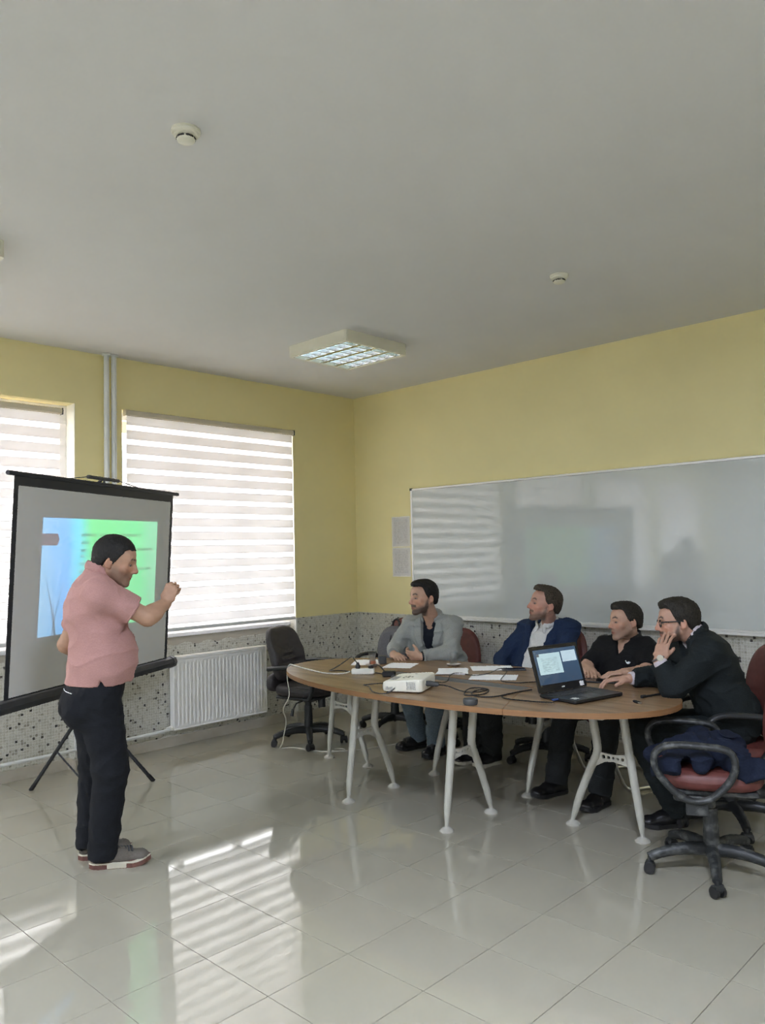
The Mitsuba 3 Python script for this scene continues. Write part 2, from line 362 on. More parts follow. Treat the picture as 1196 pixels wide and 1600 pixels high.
for (a, b), w_ in zip(WIN[2:], ('third window from the corner, outside the view', 'fourth window from the corner, outside the view')): blind(a+0.13, b-0.10, 0.955, WZ1-0.04, -0.065, 'striped translucent roller blind in the '+w_)
# unseen eave added to tint the blind tops peach; ground outside
structure('added_eave'); add('added_eave', bx(-1.25, -0.24, Y0, 0.3, WZ1+0.03, WZ1+0.2, 0), 'mat_outside')
structure('exterior_ground'); add('exterior_ground', bx(-30, -0.3, -30, 20, -0.6, -0.5, 0), 'mat_outside_grey')

# ------------------------------------------------------------------ ceiling fixtures
def louvre_light(cx, cy, lit, label):
    t = thing('ceiling_light', label, 'ceiling light', 'square ceiling lights')
    w = 0.32; h = 0.085; zb = CEIL-h
    ring = Polygon(rrect(2*w, 2*w, 0.02, 4)).difference(sbox(-w+0.022, -w+0.022, w-0.022, w-0.022))
    add(t+'__housing', at(cat(extrude(ring, zb, CEIL), bx(-w+0.01, w-0.01, -w+0.01, w-0.01, CEIL-0.012, CEIL-0.001, 0)), cx, cy), 'mat_cream_plastic')
    if lit:
        p = [[cx+sx*(w-0.025), cy+sy*(w-0.025), zb+0.012] for sx, sy in ((-1, 1), (1, 1), (1, -1), (-1, -1))]
        k = add(t+'__added_diffuser', quad(*p), 'mat_white_plastic'); scene[k]['emitter'] = {'type': 'area', 'radiance': {'type': 'rgb', 'value': [ADDED_LAMP_POWER*c for c in (0.90, 1.0, 1.22)]}}  # glowing panel, only in the added lamps out of view
        return
    # parabolic louvre: long blades between the tubes, cross blades through them
    def blade(y, axis, h1, curve):
        n = 4; zs = np.linspace(zb+0.004, zb+h1, n); prof = []
        pts = [(y-curve*((z-zb)/h1-1)**2*0.5-0.0015, z) for z in zs]+[(y+curve*((z-zb)/h1-1)**2*0.5+0.0015, z) for z in zs[::-1]]
        m = extrude(Polygon(pts), -w+0.023, w-0.023)
        M = np.array([[0, 0, 1, 0], [1, 0, 0, 0], [0, 1, 0, 0], [0, 0, 0, 1.0]]) if axis == 'x' else np.array([[1, 0, 0, 0], [0, 0, 1, 0], [0, 1, 0, 0], [0, 0, 0, 1.0]])
        return at(fix(xf(m, M)), cx, cy)
    for q in np.linspace(-w+0.023, w-0.023, 5): add(t+'__long_louvre', blade(q, 'x', 0.055, 0.034), 'mat_louvre', 40)
    for q in np.linspace(-w+0.09, w-0.09, 6): add(t+'__cross_louvre', blade(q, 'y', 0.040, 0.010), 'mat_louvre', 40)
    add(t+'__reflector', at(bx(-w+0.023, w-0.023, -w+0.023, w-0.023, CEIL-0.016, CEIL-0.0125, 0), cx, cy), 'mat_louvre')
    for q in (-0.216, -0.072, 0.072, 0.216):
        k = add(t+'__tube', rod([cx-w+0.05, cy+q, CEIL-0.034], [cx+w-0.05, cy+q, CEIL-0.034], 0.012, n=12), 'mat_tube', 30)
        scene[k]['emitter'] = {'type': 'area', 'radiance': {'type': 'rgb', 'value': [0.36, 0.56, 0.66]}}  # weak bluish glow added to brighten the cells of an unlit fixture
mat('mat_tube', (0.85, 0.88, 0.9), 0.3)
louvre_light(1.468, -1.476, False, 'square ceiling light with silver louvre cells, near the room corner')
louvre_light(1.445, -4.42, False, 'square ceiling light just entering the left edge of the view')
for x, y, w_ in ((5.2, -4.42, 'over the viewer, on the side away from the windows'), (5.2, -7.35, 'far behind the viewer, on the side away from the windows'), (1.45, -7.35, 'behind the viewer, near the window wall')): louvre_light(x, y, True, 'unseen square ceiling light added to brighten the room, '+w_)  # lamps above and behind the camera, added for overall brightness
def detector(cx, cy, label):
    t = thing('smoke_detector', label, 'smoke detector', 'smoke detectors on the ceiling')
    add(t+'__base', at(lathe([(0.052, CEIL-0.012), (0.0535, CEIL-0.010), (0.0535, CEIL)], 36), cx, cy), 'mat_cream_plastic', 30)
    add(t+'__body', at(lathe([(0.0, CEIL-0.047), (0.022, CEIL-0.047), (0.031, CEIL-0.043), (0.034, CEIL-0.037), (0.034, CEIL-0.034), (0.030, CEIL-0.033), (0.030, CEIL-0.026), (0.036, CEIL-0.025), (0.046, CEIL-0.021), (0.0495, CEIL-0.012), (0.0495, CEIL-0.010)], 36), cx, cy), 'mat_cream_plastic', 30)
    for i in range(6):
        a = i*PI/3+0.9
        for dz in (0.0305, 0.0265):
            p = [[cx+0.0345*math.cos(a+q), cy+0.0345*math.sin(a+q), CEIL-dz-0.004] for q in np.linspace(-0.42, 0.42, 7)]
            add(t+'__slot', tube(p, 0.0016, 6), 'mat_black')
detector(3.255, -4.005, 'round cream smoke detector with dark slots, the nearer and larger one on the ceiling')
detector(3.392, -1.607, 'small round cream smoke detector above the whiteboard, farther off')

# ------------------------------------------------------------------ pipes and radiator
t = thing('heating_pipe', 'pair of pale vertical heating pipes running up the wall between the two windows', 'pipe')
for y in (-2.715, -2.655):
    add(t+'__riser', rod([0.055, y, 0.02], [0.055, y, CEIL], 0.021, n=16), 'mat_pipe', 40)
    add(t+'__collar', at(lathe([(0.036, CEIL-0.012), (0.036, CEIL-0.002)], 20), 0.055, y), 'mat_pipe', 30)
t = thing('heating_branch_pipe', 'white heating pipe running low along the mosaic wall to the radiator', 'pipe')
add(t+'__run', tube(np.array([[0.045, -5.2, 0.155], [0.0205, -2.82, 0.158], [0.0205, -2.55, 0.16], [0.02, -2.30, 0.162], [0.0, -2.16, 0.165]]), 0.0125, 10), 'mat_pipe', 40)
add(t+'__clip', bx(0.005, 0.06, -3.62, -3.60, 0.135, 0.175), 'mat_pipe')
t = thing('radiator', 'white ribbed panel radiator mounted in the niche under the blind', 'radiator')
RY0, RY1, RZ0, RZ1, RX = -2.113, -1.172, 0.145, 0.745, 0.0
def rad_panel():
    n = 24; ys = np.linspace(RY0+0.03, RY1-0.03, n*6+1); u = np.linspace(0, n, n*6+1); fr = np.clip((np.cos(u*2*PI)*1.6+0.7), 0, 1)
    out = []
    for x, s in ((RX, 1), (RX-0.055, -1)):
        zz = [RZ0+0.012, RZ0+0.03, RZ0+0.05, RZ1-0.07, RZ1-0.05, RZ1-0.03]; amp = [0, 0, 1, 1, 0, 0]
        yy = np.r_[RY0, ys, RY1]; fa = np.r_[0, fr, 0]
        v = np.array([[x-s*0.004*f*am, y, z] for z, am in zip(zz, amp) for y, f in zip(yy, fa)]); m = len(yy); f = []
        for r in range(len(zz)-1):
            for i in range(m-1):
                a = r*m+i; f += [[a, a+1, a+m+1], [a, a+m+1, a+m]] if s > 0 else [[a, a+m+1, a+1], [a, a+m, a+m+1]]
        out.append(trimesh.Trimesh(v, f, process=False))
    out += [bx(RX-0.058, RX+0.004, RY0, RY1, RZ0, RZ0+0.014, 0.004), bx(RX-0.05, RX-0.008, RY0+0.02, RY1-0.02, RZ0+0.02, RZ1-0.03, 0)]
    return cat(out)
add(t+'__panel', rad_panel(), 'mat_radiator')
add(t+'__top_cover', bx(RX-0.066, RX+0.005, RY0-0.002, RY1+0.002, RZ1-0.032, RZ1, 0.006), 'mat_radiator')
for y in (RY0, RY1): add(t+'__side_cover', bx(RX-0.065, RX+0.003, y-0.004, y+0.004, RZ0, RZ1-0.005, 0.003), 'mat_radiator')
add(t+'__valve', cat(rod([RX-0.03, RY0-0.01, RZ1-0.045], [RX-0.03, RY0-0.075, RZ1-0.045], 0.013), rod([RX-0.03, RY0-0.03, RZ1-0.045], [RX+0.035, RY0-0.03, RZ1-0.05], 0.02, 0.017, 14)), 'mat_white_plastic', 35)
add(t+'__lower_fitting', cat(rod([RX-0.03, RY0+0.01, RZ0+0.03], [RX-0.03, RY0-0.06, RZ0+0.02], 0.014), rod([RX-0.03, RY0-0.03, RZ0+0.025], [RX+0.01, RY0-0.03, RZ0+0.02], 0.012)), 'mat_white_plastic', 35)
for y in (RY0+0.15, RY1-0.15): add(t+'__bracket', bx(NICHE+MT, RX-0.05, y-0.015, y+0.015, RZ0+0.04, RZ1-0.06, 0.002), 'mat_radiator')

# ------------------------------------------------------------------ whiteboard, notices
t = thing('whiteboard', 'long glossy whiteboard in an aluminium frame on the yellow back wall', 'whiteboard')
WX0, WX1, WB, WT = 0.774, 4.374, 0.958, 2.160
add(t+'__panel', bx(WX0+0.012, WX1-0.012, -0.022, -0.004, WB+0.012, WT-0.012, 0), 'mat_board')
fr = 0.020
add(t+'__frame', cat(bx(WX0, WX0+fr, -0.027, -0.002, WB, WT), bx(WX1-fr, WX1, -0.027, -0.002, WB, WT), bx(WX0+fr, WX1-fr, -0.027, -0.002, WT-fr, WT), bx(WX0+fr, WX1-fr, -0.027, -0.002, WB, WB+fr)), 'mat_alu')
for x in (WX0, WX1):
    for z in (WB, WT): add(t+'__corner_cap', bx(x-0.006 if x == WX0 else x-0.02, x+0.02 if x == WX0 else x+0.006, -0.030, -0.002, z-0.02 if z == WT else z-0.006, z+0.006 if z == WT else z+0.02, 0.005), 'mat_dark_grey' if z == WT else 'mat_alu')
add(t+'__pen_tray', cat(bx(WX0+0.03, WX1-0.03, -0.085, -0.027, WB-0.012, WB-0.004, 0.003), bx(WX0+0.03, WX1-0.03, -0.088, -0.080, WB-0.012, WB+0.012, 0.003)), 'mat_alu')
def _notice(p, n, uv):
    y = uv.y*30; row = dr.floor(y); line = dr.select((y-row < 0.55) & (uv.x > 0.12) & (uv.x < 0.9) & (uv.y > 0.1) & (uv.y < 0.92), noise(uv.x*60, row*7.0, 1.0), 0.0)
    grid = dr.select((dr.abs(dr.abs(uv.x-0.5)-0.36) < 0.006) | (dr.abs(uv.x-0.34) < 0.006), 0.5, 0.0)
    return mi.Color3f(0.60, 0.585, 0.56)*(1-0.45*smoothstep(0.3, 0.6, line)*0.8)*(1-0.4*grid)
mat('mat_notice', proc(_notice), 0.25)
for z0, z1, lb in ((1.612, 1.905, 'printed notice sheet on the wall left of the whiteboard, upper of two'), (1.325, 1.606, 'printed notice sheet on the wall left of the whiteboard, lower of two')):
    t = thing('notice', lb, 'notice', 'notices left of the whiteboard')
    add(t+'__sleeve', bx(0.505, 0.742, -0.0032, 0.0, z0, z1, 0), 'mat_white_plastic')
    add(t+'__sheet', quad([0.512, -0.0042, z0+0.008], [0.736, -0.0042, z0+0.008], [0.736, -0.0042, z1-0.008], [0.512, -0.0042, z1-0.008]), 'mat_notice', uv=QUV)

# ------------------------------------------------------------------ tripod projection screen
t = thing('projection_screen', 'black framed tripod projection screen showing a blue green slide', 'projection screen')
SB = np.array([0.694, -3.103, 0.788]); SU = np.array([-0.4894, 0.8721, 0.0]); SN = np.array([0.8707, 0.4885, 0.0550]); SV = np.cross(SN, SU) * -1
SV = np.array([0.048, 0.027, 0.99848]); SN = np.cross(SV, SU)*-1; SN = SN if SN[0] > 0 else -SN
SH, SW = 1.258, 1.751
def on_screen(u, v, off=0.0): return SB+SU*u+SV*v+SN*off
def sbx(u0, u1, v0, v1, w0, w1, b=0.0):
    m = bx(u0, u1, v0, v1, w0, w1, b); return fix(axes(m, SB, SU, SV, SN))
bw = 0.035
add(t+'__fabric', sbx(-SW/2+bw, SW/2-bw, -0.01, SH-bw, -0.001, 0.001), 'mat_screen')
add(t+'__border', cat(sbx(-SW/2, -SW/2+bw, -0.01, SH, -0.0012, 0.0015), sbx(SW/2-bw, SW/2, -0.01, SH, -0.0012, 0.0015), sbx(-SW/2+bw, SW/2-bw, SH-bw-0.02, SH, -0.0012, 0.0015), sbx(-SW/2+bw, SW/2-bw, -0.01, 0.0, -0.0012, 0.0015)), 'mat_screen_black')
add(t+'__top_bar', rod(on_screen(-0.93, SH+0.012), on_screen(0.945, SH+0.012), 0.014, n=12), 'mat_screen_black', 40)
add(t+'__roller_case', tube(np.array([on_screen(-0.99, -0.05, -0.015), on_screen(0.97, -0.05, -0.015)]), 0.042, 8), 'mat_screen_black')
for u in (-0.99, 0.975): add(t+'__case_end', rod(on_screen(u-0.02, -0.05, -0.015), on_screen(u+0.02, -0.05, -0.015), 0.047, n=8), 'mat_dark_grey')
PB = np.array([0.645, -3.16, 0.0])
HOOK = on_screen(-0.03, SH+0.045, -0.02)
add(t+'__pole', cat(rod([PB[0], PB[1], 0.05], [PB[0], PB[1], 1.15], 0.017, n=12), rod([PB[0], PB[1], 1.1], [PB[0], PB[1], 2.02], 0.012, n=12), rod([PB[0], PB[1], 2.0], HOOK, 0.010)), 'mat_screen_black', 40)
add(t+'__hanger', cat(rod(on_screen(-0.2, SH+0.052, -0.005), on_screen(0.14, SH+0.052, -0.005), 0.012), rod(on_screen(-0.03, SH+0.05), on_screen(-0.03, SH+0.015), 0.008)), 'mat_dark_grey', 40)
add(t+'__hanger_wire', cat(tube([on_screen(-0.45, SH+0.015), on_screen(-0.2, SH+0.052), on_screen(0.14, SH+0.052), on_screen(0.45, SH+0.015)], 0.003, 6)), 'mat_dark_grey')
for fx, fy in ((0.232, -3.352), (0.689, -2.709), (1.10, -3.235)):
    d = np.array([fx-PB[0], fy-PB[1], 0.0]); top = PB+d*0.06+[0, 0, 0.56]; foot = np.array([fx, fy, 0.012])
    k = add(t+'__leg', tube([top, foot+(top-foot)*0.1, foot], [0.0125, 0.0125, 0.011], 10, flat=None), 'mat_screen_black', 40)
    add(k+'__foot', rod(foot+[0, 0, -0.010]+d*0.02, foot+(top-foot)*0.07, 0.015, 0.014), 'mat_black', 40)
    m = top+(foot-top)*0.52
    add(t+'__brace', rod(m, PB+[0, 0, 0.075]+d*0.03, 0.006), 'mat_screen_black', 40)
add(t+'__collar', at(cyl(0.03, 0.52, 0.6, 16), PB[0], PB[1]), 'mat_screen_black', 40)
add(t+'__lower_collar', at(cyl(0.026, 0.055, 0.10, 16), PB[0], PB[1]), 'mat_screen_black', 40)
SLIDE = 0.47
def _slide(p, n, uv):
    x, y = uv.x, uv.y
    wob = 0.05*(noise(x*3, y*3, 4)-0.5)
    s = x+wob+0.05*y
    c = mix((0.16, 0.40, 0.66), (0.08, 0.36, 0.80), smoothstep(0.0, 0.22, s))
    c = mix(c, (0.06, 0.57, 0.76), smoothstep(0.2, 0.30, s))
    c = mix(c, (0.07, 0.66, 0.19), smoothstep(0.28, 0.42, s))
    c = mix(c, (0.09, 0.66, 0.23), smoothstep(0.5, 0.8, s))
    c = mix(c, (0.15, 0.55, 0.30), smoothstep(0.82, 1.0, s))
    c = c*(0.9+0.2*smoothstep(0.1, 0.9, y))
    # seven lines of dark text, word by word
    ink = mi.Float(0)
    for k, (ty, x0, x1) in enumerate(((0.855, 0.29, 0.83), (0.785, 0.29, 0.70), (0.715, 0.29, 0.955), (0.665, 0.29, 0.62), (0.595, 0.28, 0.60), (0.525, 0.285, 0.955), (0.475, 0.285, 0.47))):
        w = noise(x*26+k*13.0, k*3.0, 0.0); g = noise(x*150, y*110, k*1.0)
        inside = dr.select((dr.abs(y-ty) < 0.013) & (x > x0) & (x < x1) & (w > 0.27), 1.0, 0.0)
        ink = dr.maximum(ink, inside*(0.55+0.45*smoothstep(0.3, 0.6, g)))
    c = c*(1-0.6*ink)
    # mauve page-number tag with a pointed end, thin grass blades below
    tag = dr.select((y > 0.765) & (y < 0.865) & (x < 0.125-0.3*dr.abs(y-0.815)), 1.0, 0.0)
    c = mix(c, (0.05, 0.015, 0.045), tag)
    for cx, ln, cv in ((0.115, 0.52, -0.16), (0.125, 0.40, -0.19), (0.10, 0.45, 0.17), (0.12, 0.3, -0.1)):
        bl = dr.select((y < ln) & (dr.abs(x-(cx+cv*y*(0.5+y))) < 0.004*(1-y/ln)+0.0012), 0.55, 0.0)
        c = c*(1-bl)
    return c*SLIDE
q = [on_screen(-0.625, 0.315, 0.0022), on_screen(0.661, 0.315, 0.0022), on_screen(0.661, 1.045, 0.0022), on_screen(-0.621, 1.03, 0.0022)]
sm = quad(*q)
if sm.face_normals[0] @ SN < 0: sm.invert()
k = add(t+'__projected_slide', sm, 'mat_screen', uv=QUV)
scene[k]['emitter'] = {'type': 'area', 'radiance': proc(_slide)}
part_label(k, 'projected slide with blue to green ground and lines of dark text')
# ------------------------------------------------------------------ the oval meeting table
t = thing('meeting_table', 'oval wooden meeting table on splayed grey metal legs', 'table')
TCX, TCY, TA, TB, TZ, TTH = 2.545, -1.62, 1.44, 0.69, 0.740, 0.030
ov = Polygon(sup(TA, TB, 160, 2.12, TCX, TCY))
# the seam runs out obliquely on both long sides from the end of the tray
seam = [(3.345, -2.6), (3.345, -2.25), (3.105, -1.71), (3.105, -1.56), (3.345, -1.02), (3.345, -0.6)]
right = ov.intersection(Polygon(seam+[(5, -0.6), (5, -2.6)]).buffer(-0.0008)); left = ov.difference(Polygon(seam+[(5, -0.6), (5, -2.6)]).buffer(0.0008))
tray_hole = sbox(2.0, -1.70, 3.10, -1.565); left = left.difference(tray_hole)
for nm, pl in (('main_top', left), ('end_top', right)):
    k = add(f'{t}__{nm}', extrude(pl, TZ-TTH, TZ-0.0008), 'mat_edge')
    add(k+'__veneer', extrude(pl.buffer(-0.0015), TZ-0.0012, TZ), 'mat_wood')
add(t+'__cable_tray', cat(bx(2.002, 3.098, -1.698, -1.567, TZ-0.02, TZ-0.003, 0.001), bx(2.3, 2.9, -1.66, -1.60, TZ-0.005, TZ-0.001, 0.001)), 'mat_tray')
add(t+'__under_rail', cat(bx(1.35, 3.7, -1.86, -1.82, TZ-TTH-0.04, TZ-TTH, 0.002), bx(1.35, 3.7, -1.42, -1.38, TZ-TTH-0.04, TZ-TTH, 0.002)), 'mat_table_metal')
def a_frame(ox, oy, dx, dy):
    """straight tapered leg at 0, cranked leg at 0.40 along (dx, dy), perforated web between"""
    D = np.array([dx, dy, 0.0]); O = np.array([ox, oy, 0.0]); Zv = np.array([0, 0, 1.0])
    P = lambda s, z: O+D*s+Zv*z
    zt = TZ-TTH
    sp = np.array([P(0.0, 0.03), P(0.004, 0.075), P(0.01, 0.13), P(0.065, 0.50), P(0.095, zt)])
    add(t+'__leg', tube(sp, [0.0105, 0.0165, 0.021, 0.0235, 0.024], 14), 'mat_table_metal', 40)
    bp = spline([P(0.415, 0.03), P(0.395, 0.09), P(0.37, 0.16), P(0.275, 0.37), P(0.247, 0.43), P(0.25, 0.50), P(0.285, zt)], 26)
    add(t+'__cranked_leg', tube(bp, np.interp(np.linspace(0, 1, 26), [0, 0.07, 0.2, 0.6, 1], [0.0105, 0.0165, 0.021, 0.0235, 0.024]), 14), 'mat_table_metal', 40)
    web = Polygon([(0.055, 0.375), (0.10, 0.385), (0.15, 0.392), (0.20, 0.385), (0.255, 0.355), (0.25, 0.435), (0.20, 0.432), (0.15, 0.430), (0.07, 0.440)])
    for q, r in ((0.095, 0.009), (0.122, 0.007), (0.15, 0.0075), (0.178, 0.0085), (0.208, 0.0105)): web = web.difference(Point(q, 0.412).buffer(r, 8))
    m = extrude(web, -0.006, 0.006); add(t+'__web_plate', fix(axes(m, O, D, Zv, np.cross(D, Zv))), 'mat_table_metal')
    for s in (0.0, 0.415): add(t+'__foot', at(lathe([(0.040, 0.0), (0.041, 0.006), (0.030, 0.017), (0.012, 0.027), (0.012, 0.04)], 24), *(O+D*s)[:2]), 'mat_table_metal', 35)
for x in (2.083, 2.877): a_frame(x, -2.14, 0, 1); a_frame(x+0.02*(x < 2.5), -0.915, 0, -1)
a_frame(1.187, -1.49, 1, 0); a_frame(3.765, -1.592, -1, 0)

# ------------------------------------------------------------------ swivel chairs
def cushion(w, d, h, e=3.2, crown=0.012):
    m = slab(sup(w/2, d/2, 44, e), 0, h, h*0.48, 4); v = m.vertices.copy()
    q = np.clip(1-(v[:, 0]/(w/2))**2, 0, 1)*np.clip(1-(v[:, 1]/(d/2))**2, 0, 1); v[:, 2] += np.where(v[:, 2] > h*0.5, crown*q, 0); m.vertices = v; return m
def pillow(ol, t, n=14, s0=0.55, bias=0.0):
    """a padded panel: rings of the outline shrink to its middle, front and back, with a rounded rim"""
    ol = np.asarray(ol, float); m = len(ol); S = np.linspace(1, 0.06, n); rings = []
    h = lambda q: t/2*math.sqrt(max(1-max((q-s0)/(1-s0), 0)**2.4, 0))
    order = [(q, -1) for q in S[::-1]]+[(q, 1) for q in S[1:]]
    v = np.vstack([np.c_[ol*q, np.full(m, t/2+g*h(q))] for q, g in order]+[[[0, 0, t/2-h(0)]], [[0, 0, t/2+h(0)]]]); k = len(order); i = np.arange(m); j = (i+1) % m; f = []
    for r in range(k-1): a, b = r*m, (r+1)*m; f += [np.c_[a+i, a+j, b+j], np.c_[a+i, b+j, b+i]]
    f += [np.c_[np.full(m, k*m), j, i], np.c_[np.full(m, k*m+1), (k-1)*m+i, (k-1)*m+j]]
    return fix(trimesh.Trimesh(v, np.vstack(f), process=False))
def star_base(t, M, bmat, r=0.30, phase=0.0, castz=0.055):
    for i in range(5):
        a = phase+i*2*PI/5; c, s = math.cos(a), math.sin(a)
        p = spline([[0.02*c, 0.02*s, 0.105], [0.12*c, 0.12*s, 0.112], [(r-0.05)*c, (r-0.05)*s, 0.092], [r*c, r*s, 0.072]], 9)
        add(t+'__base_arm', xf(tube(p, [0.032, 0.031, 0.030, 0.029, 0.027, 0.025, 0.024, 0.023, 0.022], 10, flat=([0, 0, 1], 1.0)), M), bmat, 40)
        fa = a+0.7+i*1.3; n = np.array([-math.sin(fa), math.cos(fa), 0]); o = np.array([r*c, r*s, 0.026])
        k = add(t+'__caster', xf(cat(rod(o+[0, 0, 0.02], o+[0, 0, 0.05], 0.008), tube([o+[0, 0, 0.012]+n*0.024, o+[0, 0, 0.012]-n*0.024], 0.021, 14)), M), bmat, 40)
        for sg in (-1, 1): add(k+'__wheel', xf(tube([o+n*(0.012+0.0)*sg, o+n*0.027*sg], 0.026, 16), M), 'mat_black', 40)
def place(x, y, a): m = rotz(a); m[:3, 3] = [x, y, 0]; return m
def swivel_chair(x, y, ang, label, seat_mat, arms='loop', back='oval', phase=0.2, seat_z=0.44, tilt=0.10, lift=0.0, bmat='mat_black_plastic', back_h=0.50, back_off=0.0, arm_off=0.07, arm_up=0.0):
    """local frame: the sitter faces +y"""
    t = thing('office_chair', label, 'chair', 'swivel office chairs around the table'); M = place(x, y, ang-PI/2)
    star_base(t, M, bmat, phase=phase)
    add(t+'__gas_column', xf(cat(cyl(0.040, 0.075, 0.13, 20, 0.006), lathe([(0.038, 0.12), (0.033, 0.30), (0.033, 0.302), (0.026, 0.305), (0.026, seat_z-0.05)], 20)), M), bmat, 40)
    add(t+'__seat_plate', xf(cat(bx(-0.09, 0.09, -0.13, 0.10, seat_z-0.06, seat_z-0.025, 0.008), bx(-0.20, 0.20, -0.19, 0.19, seat_z-0.03, seat_z-0.005, 0.006)), M), bmat)
    add(t+'__lever', xf(cat(tube([[0.08, 0.02, seat_z-0.05], [0.17, 0.0, seat_z-0.06], [0.215, -0.01, seat_z-0.11]], 0.006, 8), rod([0.21, -0.01, seat_z-0.10], [0.225, -0.012, seat_z-0.155], 0.011, 0.014)), M), bmat, 40)
    add(t+'__tension_knob', xf(cat(rod([0, 0.13, seat_z-0.02], [0, 0.135, seat_z-0.11], 0.032, 0.030, 16)), M), bmat, 40)
    s = cushion(0.48, 0.47, 0.085); s.apply_translation([0, 0.0, seat_z-0.005]); add(t+'__seat', xf(s, M), seat_mat, 50)
    if back == 'oval': ol = np.array([(px*(1-0.10*(py/0.25)), py) for px, py in sup(0.225, back_h/2, 48, 2.7)])
    else: ol = np.array([(px*(1-0.05*(py/0.25)), py) for px, py in sup(0.225, back_h/2, 48, 3.6)])
    b = pillow(ol, 0.075, 20, 0.72); v = b.vertices.copy()
    v[:, 2] += 0.55*(v[:, 0]**2)*1.1-0.10*(v[:, 1]+0.05)**2*2.0
    if back != 'oval':
        rid = 0.014*np.clip(np.cos((v[:, 1]+0.06)*2*PI/0.055), 0, 1)*(np.abs(v[:, 1]+0.06) < 0.08); v[:, 2] += np.where(b.vertices[:, 2] > 0.045, rid, 0)
    # slab x -> chair x, slab y -> up, slab z -> forward (+y)
    b.vertices = np.c_[v[:, 0], v[:, 2], v[:, 1]]; fix(b)
    m = np.eye(4); ca, sa = math.cos(tilt), math.sin(tilt); m[1:3, 1:3] = [[ca, -sa], [sa, ca]]; m[:3, 3] = [0, -0.275-back_off, seat_z+0.12+back_h/2+lift]
    add(t+'__backrest', xf(fix(xf(b, m)), M), seat_mat, 50)
    if back == 'oval':
        zc = seat_z+0.12+back_h/2+lift
        p = spline([[0, -0.03, seat_z-0.045], [0, -0.20, seat_z-0.05], [0, -0.305-back_off, seat_z-0.01], [0, -0.325-back_off, seat_z+0.12], [0, -0.30-0.02-back_off, zc]], 18)
        add(t+'__back_bracket', xf(tube(p, 0.034, 10, flat=([0, 1, 0], 0.45)), M), bmat, 40)
    else:
        c2 = cushion(0.43, 0.16, 0.07, 3.4, 0); v = c2.vertices; c2.vertices = np.c_[v[:, 0], v[:, 2]-0.285, v[:, 1]+seat_z+0.09]; add(t+'__lumbar_pad', xf(fix(c2), M), seat_mat, 50)
    for sx in (-1, 1):
        X = (0.265 if arms == 'loop' else 0.245)*sx
        if arms == 'loop':
            p = spline([[X, y_+arm_off, seat_z+z_+arm_up*(z_+0.03)/0.24] for y_, z_ in ((-0.14, 0.205), (-0.04, 0.212), (0.06, 0.212), (0.125, 0.185), (0.14, 0.125), (0.10, 0.05), (0.05, 0.0), (0.0, -0.03), (-0.075, -0.03), (-0.125, 0.0), (-0.18, 0.06), (-0.205, 0.13), (-0.19, 0.185))], 52, closed=True)
            add(t+'__armrest', xf(tube(p, 0.0165, 10, closed=True, flat=([1, 0, 0], 1.35)), M), bmat, 50)
            add(t+'__arm_mount', xf(cat(bx(min(X, X-0.014*sx)-0.003, max(X, X-0.014*sx)+0.003, -0.085+arm_off, 0.01+arm_off, seat_z-0.10, seat_z-0.015, 0.004), bx(min(0.10*sx, X), max(0.10*sx, X), -0.06+arm_off, -0.01+arm_off, seat_z-0.045, seat_z-0.028, 0.003)), M), bmat)
        else:
            p = spline([[X, -0.225, seat_z+0.215], [X, -0.05, seat_z+0.235], [X, 0.12, seat_z+0.232], [X, 0.185, seat_z+0.19], [X, 0.20, seat_z+0.08], [X*0.93, 0.16, seat_z-0.005], [X*0.75, 0.08, seat_z-0.02]], 34)
            add(t+'__armrest', xf(tube(p, np.interp(np.linspace(0, 1, 34), [0, 0.3, 1], [0.020, 0.021, 0.014]), 10, flat=([1, 0, 0], 1.35)), M), bmat, 50)
    return t, M
cA, mA = swivel_chair(0.69, -1.27, math.radians(16), 'empty black swivel armchair with ridged backrest by the radiator', 'mat_plum', arms='bent', back='ridged', phase=0.62, tilt=0.26, back_h=0.47, lift=-0.045, seat_z=0.41)
cB, mB = swivel_chair(0.92, -0.46, math.radians(-78), 'burgundy swivel chair holding the grey backpack, below the notices', 'mat_burgundy', phase=0.3, back_h=0.54, lift=-0.14)
cC, mC = swivel_chair(1.50, -0.42, math.radians(-74), 'burgundy swivel chair under the man in the grey jacket', 'mat_burgundy', phase=0.9, back_h=0.46, lift=-0.08, seat_z=0.39, arm_up=0.02)
cD, mD = swivel_chair(2.50, -0.50, math.radians(-104), 'burgundy swivel chair under the man in the navy jacket', 'mat_burgundy', phase=0.1, back_h=0.50, lift=-0.05, seat_z=0.39, arm_up=0.02)
cF, mF = swivel_chair(4.02, -1.02, math.radians(-139), 'burgundy swivel chair under the man wearing glasses', 'mat_burgundy', phase=0.5, back_h=0.54, lift=-0.05, seat_z=0.39, arm_up=0.05)
cG, mG = swivel_chair(4.185, -1.735, math.radians(-152), 'empty burgundy swivel chair with a folded navy coat on the seat, nearest the camera', 'mat_burgundy', phase=5.15-(math.radians(-152)-PI/2)+2*PI, bmat='mat_chair_dust', back_h=0.54, lift=-0.09, back_off=0.11, arm_off=0.12)
